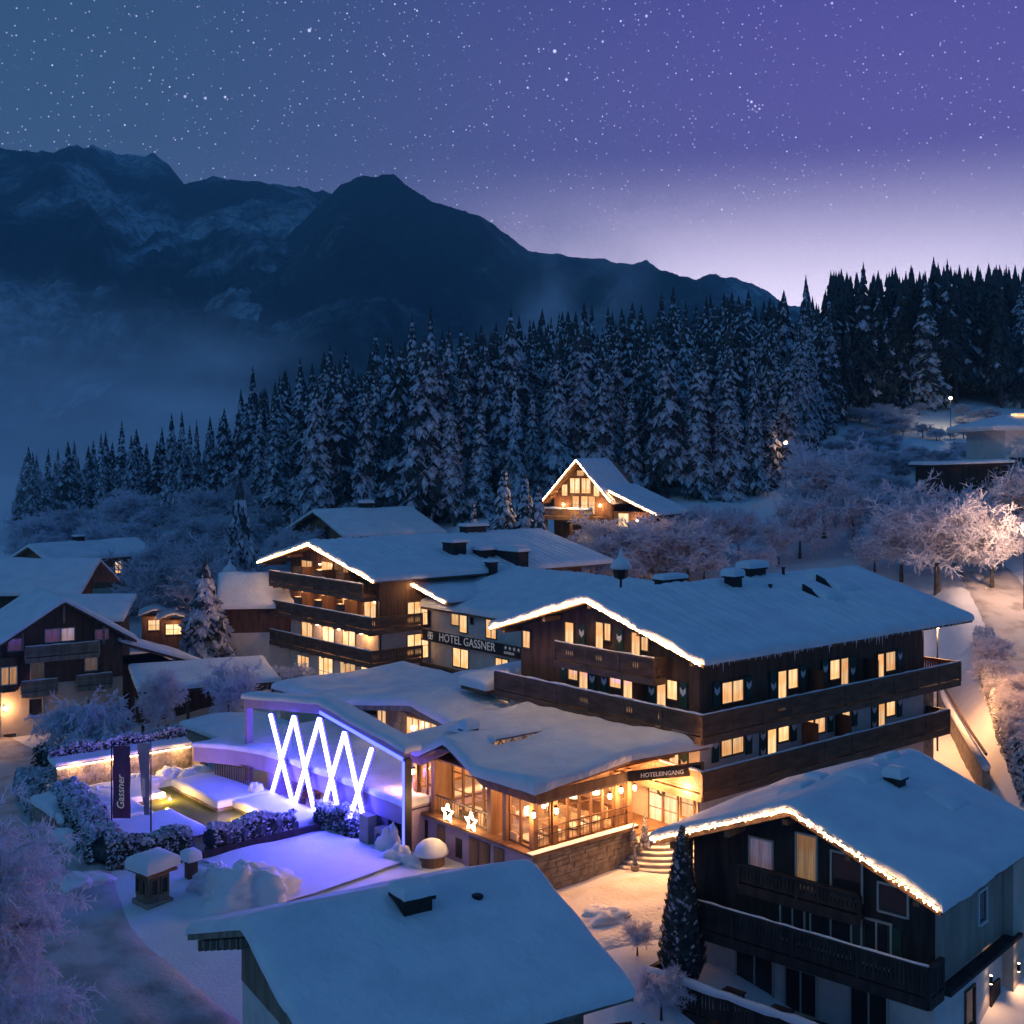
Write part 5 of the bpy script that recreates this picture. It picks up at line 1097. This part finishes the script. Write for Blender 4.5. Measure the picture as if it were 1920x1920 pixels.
for x_ in (4.2, 9.4):
    y_ = -3.4; d = part('dormer', (lambda g: (g.prism_x([(-1, 0), (1, 0), (0, 1.1)], 0, 2.6), g)[1])(G()), dwood, Pq, (x_, y_-1.2, zP(y_-1.2)-.1), R(90))
    part('snow_cap', snow_on((.1, 2.6), (-1.15, 1.15), lambda X, Y: 1.15-1.05*np.abs(Y), .28, r=.3, amp=.02), snow, d, smooth=True); q = G(); q.add([(-.02, -.3, .15), (-.02, .3, .15), (-.02, 0, .6)], [(0, 2, 1)]); part('pane', q, litdim, d)
Rr = house('shed', 'low shed under a snow roof between the farmhouse and the big spruce', -38.5, 103.5, 8, cat='shed')
slope_roof(Rr, -2.6, 5.2, -3.2, 2.6, lambda X, Y: 5.2+.24*(Y+3.2)+0*X, .4, wood=dwood, seed=41); g = G(); g.box(-2.2, 4.8, -2.6, 2.3, -2.4, 5.0); part('timber_wall', g, dwood, Rr)
for i, (px, py, z) in enumerate(((285, 1160, 1.5), (318, 1168, 1.2))):
    x, y = at(px, py, z+1); o = house('market_hut', 'tiny snow capped hut with a lit window, ' + ('left one below the shed roof' if i == 0 else 'right one beside the big spruce'), x, y+1.5, 15, z-1, 'tiny lit huts', 'hut'); g = G(); g.box(-1.4, 1.4, -1.2, 1.2, -1, 2.2); part('timber_wall', g, dwood, o); window(o, '-v', -1.2, 0, .8, 1.5, 1.0, litb, 1, 1); lamp((0, -2., 1.9), 90, (1., .5, .25), .2, o)
    part('roof_snow', snow_on((-1.8, 1.8), (-1.6, 1.6), lambda X, Y: 2.9-.35*np.abs(X), .4, r=.4), snow, o, smooth=True)
Q = house('house', 'plain white house with a broad blue snow roof left of the balcony wing', -25.8, 108.2, 8)
ro, zQ = gable_roof(Q, -.6, 10.2, -4., 5, 0, 8.35, .62, .42, 42, wood=dwood, purl=3, ml=.5); gable_walls(Q, .2, 9.4, -3.2, 4.2, 0, zQ, -1., 3.6, plaster, dwood)
Dh = house('house', 'big pink edged timber house with a snow roof directly behind the left hotel wing', -23.6, 142, 34)
ro, zD = gable_roof(Dh, 0, 13.4, -8., 8.7, 0, 12.6, .32, .42, 43, wood=mwood, purl=5); gable_walls(Dh, 1.2, 12.6, -6.6, 7.2, 0, zD, 3., 4., cream, mwood); chimney(Dh, 7.2, .4, 12.6, .8, 1.4, .9, .4, bwood)
for y, p_ in ((.8, lit), (-1.2, litdim)): window(Dh, '-u', 1.16, y, 9.6, .9, 1.3, darkglass, 0, 0)
# steep gabled lodge on the slope above the hotel
E2 = house('lodge', 'steep gabled log lodge outlined in lights on the slope at the forest edge', 6.94, 128.8, 56.7, cat='lodge')
ro, zE = gable_roof(E2, 0, 7.2, -4.3, 4.35, 0, 18.75, 1.05, .3, 44, wood=mwood, purl=3); gable_walls(E2, 1.3, 9., -3.6, 3.6, 0, zE, 7.5, 12.9, mwood, mwood, 'log_wall', 'gable_wall')
window(E2, '-u', 1.26, .9, 15.2, 1.2, 1.6, litb, 1, 0, mwood); window(E2, '-u', 1.26, -.5, 15.2, 1.1, 1.6, lit, 1, 0, mwood); window(E2, '-u', 1.26, 2.2, 14.9, .7, 1.2, lit, 0, 0, mwood); window(E2, '-u', 1.26, -1.8, 14.9, .7, 1.2, lit, 0, 0, mwood)
window(E2, '-u', 1.26, .2, 17.1, .9, .55, lit, 0, 0, mwood)
for y in (.8, -.3, -1.2): window(E2, '-u', 1.26, y, 12.95, .8, 1.9, lit, 0, 1, mwood, 'terrace_door')
slope_roof(E2, .6, 8.6, -9.4, -2.6, lambda X, Y: 15.9+.42*(Y+2.6), .32, wood=mwood, seed=45); slope_roof(E2, .8, 6, 3.2, 6., lambda X, Y: 15.2-.55*(Y-3.2), .3, wood=mwood, seed=46)
g = G(); g.box(1.6, 8., -8.2, -3.4, 7.5, 13.3); part('wing_wall', g, mwood, E2); window(E2, '-u', 1.6, -4.9, 11.7, 1.2, 1.4, litb, 0, 0, mwood)
g = G(); g.box(-2.2, 1.25, -3.2, 6.2, 12.5, 12.75); dk = part('terrace', g, mwood, E2); railing(E2, (-2.2, 6.2), (-2.2, -3.2), 12.75, .85, mwood, snowtop=1.2)
for x_, y in ((-2., 5.8), (-2., 2.6), (-2., -.6), (-2., -3.), (.8, 5.8)): g = G(); g.box(x_-.14, x_+.14, y-.14, y+.14, 6.5, 12.5); part('post', g, mwood, E2)
g = G(); g.box(-2.4, 3, 3.2, 6.4, 9.2, 9.5); part('lower_deck', g, mwood, E2)
light_string(E2.location, R(56.7), [(-.14, 4.3, 14.28), (-.14, 0, 18.80), (-.14, -4.25, 14.33)], 'light string outlining the steep lodge gable', rows=3, r=.045, step=.12, group='strings of warm lights along the gables')
light_string(E2.location, R(56.7), [(.5, -3.7, 15.45), (.5, -9.3, 13.1)], 'light string along the low right hand roof of the lodge', rows=3, r=.045, step=.12, group='strings of warm lights along the gables')
light_string(E2.location, R(56.7), [(.7, 4.6, 14.4), (.7, 6.0, 13.6)], 'short light string on the left hand lean to of the lodge', rows=3, r=.045, step=.12, group='strings of warm lights along the gables')
for x_, y, z, lb in ((1.1, 2.3, 13.9, 'left of the terrace doors'), (1.1, -2.3, 13.9, 'right of the terrace doors'), (1.45, -6.6, 12.4, 'on the right hand wing')):
    xx, yy = E2.location.x+x_*math.cos(R(56.7))-y*math.sin(R(56.7)), E2.location.y+x_*math.sin(R(56.7))+y*math.cos(R(56.7))
    o = wall_lantern('lodge wall lantern ' + lb, (xx, yy, z), 110, 1.2, group='wall lanterns of the lodge'); o.rotation_euler = (0, 0, R(56.7-90))
lamp((6.0, 125.5, 14.6), 500, (1., .62, .32), .3); 
# modern house at the upper right
Sx, Sy = at(1905, 900, 12); Sx = 57; Sy = 134
S = house('villa', 'modern villa with a flat hipped snow roof and lit skylights at the right edge', Sx, Sy, 6)
slope_roof(S, -5.6, 9., -4.6, 6., lambda X, Y: 22.2+.30*np.minimum(np.minimum(X+5.6, 9-X), np.minimum(Y+4.6, 6-Y)), .4, wood=whitep, seed=47, r=.4)
g = G(); g.box(-3.6, 8, -3.4, 5.4, 9, 22.); part('plaster_wall', g, plaster, S)
for x_ in (-1.4, 1.2, 3.6): g = G(); g.box(x_, x_+2.2, -1.6, -.6, 23.75, 23.95); part('skylight', g, litb, S)
for x_ in (-2.2, .6, 3.2): window(S, '-v', -3.4, x_, 17.2, 1.6, 1.8, darkglass, 1, 0)
S2 = house('garage', 'long dark flat roofed garage below the villa', 48.6, 129, 4, cat='garage')
slope_roof(S2, -4.6, 4.2, -3, 3, lambda X, Y: 18.4+.03*X+0*Y, .35, wood=bwood, seed=48); g = G(); g.box(-4., 3.8, -2.6, 2.8, 9, 18.2); part('timber_wall', g, bwood, S2)
# ---------------------------------------------------------------- lamps on the streets
def street_lamp(label, x, y, h, watts, lit_=True, arm=0., color=(1., .45, .17), cap=.0):
    z = gz(x, y); o = thing('street_lamp', label, 'street lamp', (x, y, z), 0, 'street lamps')
    g = G(); g.tube([(0, 0, -.3), (0, 0, h*.5), (0, 0, h)], [.07, .055, .04], 8); part('pole', g, metal, o)
    g = G(); g.lathe((0, 0, h+.2), [(.14, 0), (.16, .06), (.03, .1)], 12); part('lamp_head', g, metal, o)
    b = G(); b.ball((0, 0, h+.02), .26, n=12, m=8); part('glass', b, lampm if lit_ else whitep, o)
    if cap: s = G(); s.lathe((0, 0, h+.2), [(.34, 0), (.36, .12), (.22, .34), (.02, .4)], 12); part('snow_cap', s, snow, o, smooth=True)
    if watts: lamp((0, 0, h-.45), watts, color, .2, o)
    return o
street_lamp('lit street lamp beside the alley at the right end of the chalet wing', 27.6, 77.5, 8.2, 6000)
street_lamp('bright street lamp behind the frosted trees at the right edge', 46.3, 108, 7.5, 4200, color=(1., .58, .36))
street_lamp('small far street lamp shining at the foot of the dark forest', 70.5, 192, 5.5, 700, color=(1., .78, .45))
street_lamp('lit lamp deep between the spruces right of the lodge', 36.2, 158, 6.5, 70)
def lantern_post(label, x, y, z0, h, s):
    o = thing('lantern', label, 'lantern', (x, y, z0), 0, 'unlit snow capped lanterns')
    g = G(); g.tube([(0, 0, -1), (0, 0, h)], [.09*s, .06*s], 8); part('pole', g, blackm, o)
    g = G(); g.lathe((0, 0, h), [(.06*s, 0), (.34*s, .12*s), (.4*s, .5*s), (.44*s, .52*s), (.1*s, .56*s)], 6); part('lantern_frame', g, blackm, o)
    g = G(); g.lathe((0, 0, h+.55*s), [(.5*s, 0), (.56*s, .12*s), (.4*s, .38*s), (.12*s, .6*s), (.05*s, 1.0*s)], 14); part('snow_cap', g, snow, o, smooth=True); return o
lantern_post('big unlit lantern with a thick snow cap rising behind the chalet roof', 7.6, 83.4, 1, 9.5, 1.4)
lantern_post('smaller unlit snow capped lantern beside the left hand spruces', -27.4, 116, 3., 4.2, 1.3)
lamp((-27.5, 71, 4.5), 0.01)
# retaining wall and fence of the alley
o = thing('retaining_wall', 'brown retaining wall with a timber rail along the alley at the right', 'wall', (0, 0, 0))
g = G(); p_ = [(26.2, 66), (27.9, 72.7), (31.4, 86.6), (34.5, 97)]
for a, b in zip(p_[:-1], p_[1:]): g.beam((a[0], a[1], gz(*a)+.15), (b[0], b[1], gz(*b)+.15), .4, 2.6)
part('masonry', g, stone, o); g = G()
for a, b in zip(p_[:-1], p_[1:]): g.beam((a[0], a[1], gz(*a)+2.2), (b[0], b[1], gz(*b)+2.2), .12, .14)
part('rail', g, dwood, o); part_s = G(); part_s.tube([(x, y, gz(x, y)+1.5) for x, y in p_], .25, 8); part('coping_snow', part_s, snow, o, smooth=True)
# ---------------------------------------------------------------- single trees, bushes and thickets
def frost_at(ms, px, py, top, label, group, kind='frosted tree', zg=None, yd=None, wide=1., base_h=8., rz=None):
    """tree whose foot is seen at (px,py); its height follows from the row `top` its crown reaches"""
    if yd is None:
        y = 84.
        while y < 260 and HZ+(ZC-gz((px-CX)/F*y, y))*F/y > py: y += .5
    else: y = yd
    x = (px-CX)/F*y; z = gz(x, y); h = (ZC-(top-HZ)*y/F) - z; s = h/base_h
    o = plant_tree('frosted_tree', ms, x, y, s, rng.uniform(0, 6.28) if rz is None else rz, label, kind, group, sxy=wide); return o
og = 'frosted trees of the orchard slope'
for i, (px, py, top, w, v, lb) in enumerate((
    (1757, 1112, 872, 1.25, 1, 'big frosted tree with a dark trunk on the slope above the chalet roof'),
    (1690, 1092, 930, 1.2, 0, 'frosted tree just left of the big dark trunked one'),
    (1640, 1075, 985, 1.1, 2, 'low pinkish frosted tree on the orchard slope'),
    (1545, 1010, 800, 1.15, 0, 'tall pale frosted tree in front of the spruces at the clearing'),
    (1600, 1040, 880, 1.2, 3, 'broad frosted tree at the left edge of the snowy meadow'),
    (1500, 1050, 905, 1.0, 2, 'slim frosted tree below the dark spruces'),
    (1460, 1062, 960, 1.1, 1, 'small frosted tree behind the ridge of the chalet roof'),
    (1385, 1052, 935, 1.2, 0, 'rounded frosted tree right of the lodge'),
    (1330, 1050, 930, 1.2, 3, 'frosted tree between the lodge and the rounded one'),
    (1280, 1055, 945, 1.2, 2, 'frosted tree under the right eave of the lodge'),
    (1232, 1052, 950, 1.1, 0, 'frosted orchard tree in front of the lodge wing'),
    (1172, 1010, 928, .9, 1, 'little frosted tree lit by the lodge lamps'),
    (1128, 1062, 968, 1.2, 3, 'golden lit frosted tree below the lodge terrace'),
    (1420, 1085, 1010, 1.3, 2, 'low frosted tree close behind the chimney of the chalet'),
    (1320, 1090, 1010, 1.3, 1, 'low spreading frosted tree close behind the stove pipe'),
    (1860, 1105, 930, 1.15, 0, 'frosted tree glowing in front of the bright street lamp'),
    (1905, 1040, 830, 1.25, 2, 'tallest frosted tree at the right edge by the villa'),
    (1815, 1040, 900, 1.1, 3, 'frosted tree below the dark garage'),
    (1700, 1010, 930, 1.2, 1, 'dim frosted tree at the top of the meadow'),
    (1890, 985, 860, 1.2, 0, 'frosted tree at the corner of the villa'))):
    frost_at((FT+[FTB[0]])[v] if v < 4 else FT[0], px, py, top, lb, og, wide=w)
for px, yd, top, v, lb in ((1118, 118, 985, 3, 'small frosted tree under the lodge terrace'), (1160, 121, 940, 0, 'golden frosted tree at the corner between lodge gable and wing'), (1205, 122, 958, 2, 'frosted tree hiding the lower wall of the lodge wing'), (1250, 123, 950, 1, 'frosted tree below the far eave of the lodge wing'), (1290, 122, 960, 0, 'frosted tree just right of the lodge eave')):
    x = (px-CX)/F*yd; frost_at(FT[v], px, HZ+(ZC-gz(x, yd))*F/yd, top, lb, og, yd=yd, wide=1.5)
# thicket of frosted bushes under the forest and at the left
frt = [(rng.uniform(1560, 1915), rng.uniform(795, 930)) for _ in range(95)]
for px, py in frt: frost_at(rng.choice(FTB+FT), px, py+12, py-rng.uniform(28, 62), 'frosted bush in the thicket below the dark forest', 'frosted bushes below the dark forest', 'frosted bush', yd=float(np.interp(py, [795, 930], [206, 150])), wide=rng.uniform(1.6, 2.2))
for i in range(72):
    px = rng.uniform(40, 590); yd = rng.uniform(138, 190); x = (px-CX)/F*yd; z = gz(x, yd); py = HZ+(ZC-z)*F/yd
    frost_at(rng.choice(FTB+FT[:1]), px, py, py-F/yd*rng.uniform(4.5, 8), 'frosted bare tree in the hazy thicket at the left below the spruces', 'frosted thicket at the left', 'frosted tree', yd=yd, wide=rng.uniform(1.2, 1.7))
for px, py, top, yd, lb in ((345, 1080, 960, 128, 'rounded frosted tree behind the big spruce at the left'), (300, 1085, 985, 132, 'dim frosted tree between the far timber house and the spruces'), (400, 1085, 1000, 122, 'low frosted tree beside the smaller lantern')):
    frost_at(FTB[0], px, py, top, lb, 'frosted trees behind the village', yd=yd, wide=1.25)
frost_at(FTW, 172, 1400, 1258, 'weeping frosted tree glowing violet above the garden hedge', 'frosted trees by the garden', yd=80, base_h=6.3, wide=.95)
frost_at(FT[3], 297, 1368, 1235, 'slender frosted tree in front of the carport', 'frosted trees by the garden', yd=83, wide=.7)
frost_at(FT[1], 428, 1310, 1225, 'frosted bush at the corner of the annex', 'frosted trees by the garden', yd=84, wide=1.)
big = frost_at(FTBIG, -150, 1925, 1395, 'large frosted tree filling the left edge beside the road', 'frosted trees by the garden', yd=37, base_h=11.5, wide=.85)
for i, (px, py, top, yd, w, lb) in enumerate(((1195, 1850, 1715, 46, 1.2, 'frosted bush right of the nearest roof'), (1150, 1800, 1740, 49, 1.5, 'low frosted bush on the plaza edge behind the nearest roof'), (1240, 1890, 1800, 43, 1.2, 'frosted bush at the foot of the conical tree'), (560, 1290, 1235, 92, 1.3, 'frosted shrub under the balconies of the left wing'), (430, 1330, 1290, 86, 1.3, 'snowy shrub left of the flat roofed annex'))):
    frost_at(FT[i % 4], px, py, top, lb, 'frosted bushes near the houses', 'frosted bush', yd=yd, wide=w)
# individual spruces near the houses
for px, yd, top, base, v, w, lb in ((385, 104, 1052, None, 5, 1.0, 'big snow covered spruce standing among the village roofs'), (450, 128, 898, None, 5, .62, 'snow covered spruce behind the smaller lantern'), (985, 124, 888, None, 2, 1.2, 'young snow covered spruce left of the lodge terrace'), (945, 127, 875, None, 1, 1.3, 'young snow covered spruce behind the long hotel roof'), (1010, 121, 905, None, 1, 1., 'smallest snow covered spruce at the lodge terrace'), (888, 132, 930, None, 2, .9, 'little snow covered spruce beside the pink edged roof')):
    x = (px-CX)/F*yd; z = gz(x, yd); h = ZC-(top-HZ)*yd/F-z; plant_tree('spruce_tree', SPH[v] if v < 5 else SPBIG, x, yd, h/9, rng.uniform(0, 6.28), lb, 'tree', 'single spruces among the houses', sxy=w)
# conical evergreen by the plaza
def cypress(label, x, y, h, r):
    rr = random.Random(7); o = thing('conical_tree', label, 'tree', (x, y, gz(x, y)), 0); g = G()
    for i in range(5600):
        t = rr.random()**1.1; z = h*t; q = r*(1-t)**.7*(.55+.45*min(1, t*7))*rr.uniform(.72, 1.06); a = rr.uniform(0, 6.283); c = Vector((q*math.cos(a), q*math.sin(a), z+.1)); s = rr.uniform(.045, .11)
        u = Vector((math.cos(a)*.5, math.sin(a)*.5, 1)).normalized()*s*1.5; v = Vector((-math.sin(a), math.cos(a), 0))*s; n = len(g.v)
        g.v += [tuple(c-u), tuple(c+v), tuple(c+u), tuple(c-v)]; g.f.append((n, n+1, n+2, n+3)); snowier = math.cos(a-2.6) > -.2  # snow flecks are denser on this side
        g.m.append(1 if rr.random() < (.30 if snowier else .10) else 0)
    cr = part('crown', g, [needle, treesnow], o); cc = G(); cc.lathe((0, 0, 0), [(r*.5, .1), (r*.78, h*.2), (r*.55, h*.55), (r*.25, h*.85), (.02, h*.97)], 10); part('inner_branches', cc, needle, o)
    t_ = G(); t_.tube([(0, 0, -.4), (0, 0, h*.5)], [.12, .05], 6); part('trunk', t_, bark, o); return o
cypress('tall conical evergreen flecked with snow between the plaza and the lower right house', 6.35, 44.6, 5.6, .98)
# shrubs and banks
hedge([(26.5, 60), (30.2, 72), (35.4, 88), (39.5, 100)], 1.6, 1.1, 'long frosted bush row between the retaining wall and the right hand road', 11, .75, 900, .12, group='frosted bush rows by the roads')
for i in range(16):
    t = i/15; y = 64+32*t+rng.uniform(-.6, .6); x = 28.2+.30*(y-64)+rng.uniform(-.5, .9)
    o = plant_tree('frosted_bush', rng.choice(FT), x, y, rng.uniform(.2, .34), rng.uniform(0, 6.28), 'frosted bush on the bank between the alley and the right hand road', 'frosted bush', 'frosted bushes on the road bank', sxy=rng.uniform(1.3, 1.8))
hedge([(-24.2, 96.5), (-19.5, 99.5)], 1.2, 1.5, 'dark snowy hedge in front of the plain white house', 13, .45, group='frosted bush rows by the roads')
hedge([(-30.4, 75), (-26, 66.5)], 1.6, 1.0, 'frosted verge bushes along the left hand road', 14, .85, 900, .12, group='frosted bush rows by the roads')
hedge([(-31.6, 80.2), (-28.8, 79.2)], 1.8, 1.2, 'dark bush without much snow below the farmhouse', 15, .08, 1300, group='frosted bush rows by the roads')
hedge([(-11.8, 29.6), (-10.6, 27.6)], 2.4, 1.6, 'snow clumped evergreen shrub at the bottom left corner', 16, .6, 500, .22, group='snowy shrubs at the lower edge')
drift('snow_boulder', 17.2, 39.3, .9, (1, 1, .95), 'round snow covered shrub at the bottom right corner', 'shrub', 51, group='snowy shrubs at the lower edge')
drift('snow_boulder', 18.9, 41.0, .75, (1, 1, 1.2), 'tall snow heap at the right edge beside the side door', 'shrub', 52, group='snowy shrubs at the lower edge')
for i, (x, y, r_, lb) in enumerate(((24.8, 70.5, .8, 'snow mound at the end of the balcony'), (33.2, 93.5, 1.1, 'snow mound on the wall beyond the street lamp'), (-21.8, 60, .9, 'snow mound on the road verge beside the long hedge'), (-19.2, 53.2, .8, 'snow mound on the road verge near the shrine'), (3.9, 49.6, .7, 'low snow bank on the plaza edge'))):
    drift('snow_mound', x, y, r_, (1.5, 1.2, .5), lb, 'snow bank', 60+i, group='snow banks')
# ---------------------------------------------------------------- air: even haze and banks of valley mist
hz = G(); hz.box(-3620, 3620, -70, 4330, -156, 950)
hm = bpy.data.materials.new('haze air'); hm.use_nodes = True; T = NT(hm.node_tree); T.n.clear()
pv = T.node('ShaderNodeVolumePrincipled'); pv.inputs['Color'].default_value = (.38, .8, 1, 1); pv.inputs['Density'].default_value = .00015; pv.inputs['Anisotropy'].default_value = 0
oo = T.node('ShaderNodeOutputMaterial'); T.l.new(pv.outputs[0], oo.inputs['Volume'])
link('haze', hz.mesh('haze', hm), kind='stuff')
def mist(cx, cy_, cz, rx, ry, rz_, dens, seed, thr=(.38, .7)):
    g = G(); g.ball((0, 0, 0), 1, n=16, m=10)
    m_ = bpy.data.materials.new('mist'); m_.use_nodes = True; T = NT(m_.node_tree); T.n.clear(); o = T.node('ShaderNodeTexCoord').outputs['Object']
    ln_ = T.node('ShaderNodeVectorMath', operation='LENGTH'); T.l.new(o, ln_.inputs[0]); fall = T.step(ln_.outputs['Value'], .15, .97, 1., 0.)
    nv = T.node('ShaderNodeVectorMath', operation='ADD'); T.l.new(o, nv.inputs[0]); nv.inputs[1].default_value = (seed, seed*.7, 0)
    n = T.step(T.noise(nv.outputs[0], 1.7, 5, .6, .4), *thr)
    v = T.node('ShaderNodeVolumePrincipled'); v.inputs['Color'].default_value = (.97, .98, 1, 1); T.l.new(T.m('MULTIPLY', T.m('MULTIPLY', fall, n), dens), v.inputs['Density'])
    q = T.node('ShaderNodeOutputMaterial'); T.l.new(v.outputs[0], q.inputs['Volume'])
    ob = link('mist', g.mesh('mist', m_), None, (cx, cy_, cz), kind='stuff'); ob.scale = (rx, ry, rz_)
mist(-235, 520, 30, 230, 150, 85, .012, 1, (.38, .66))
mist(-110, 430, 42, 75, 60, 36, .022, 2)
mist(-125, 262, 10, 100, 80, 30, .02, 4, (.3, .6))
mist(22, 430, 72, 42, 40, 48, .03, 3)
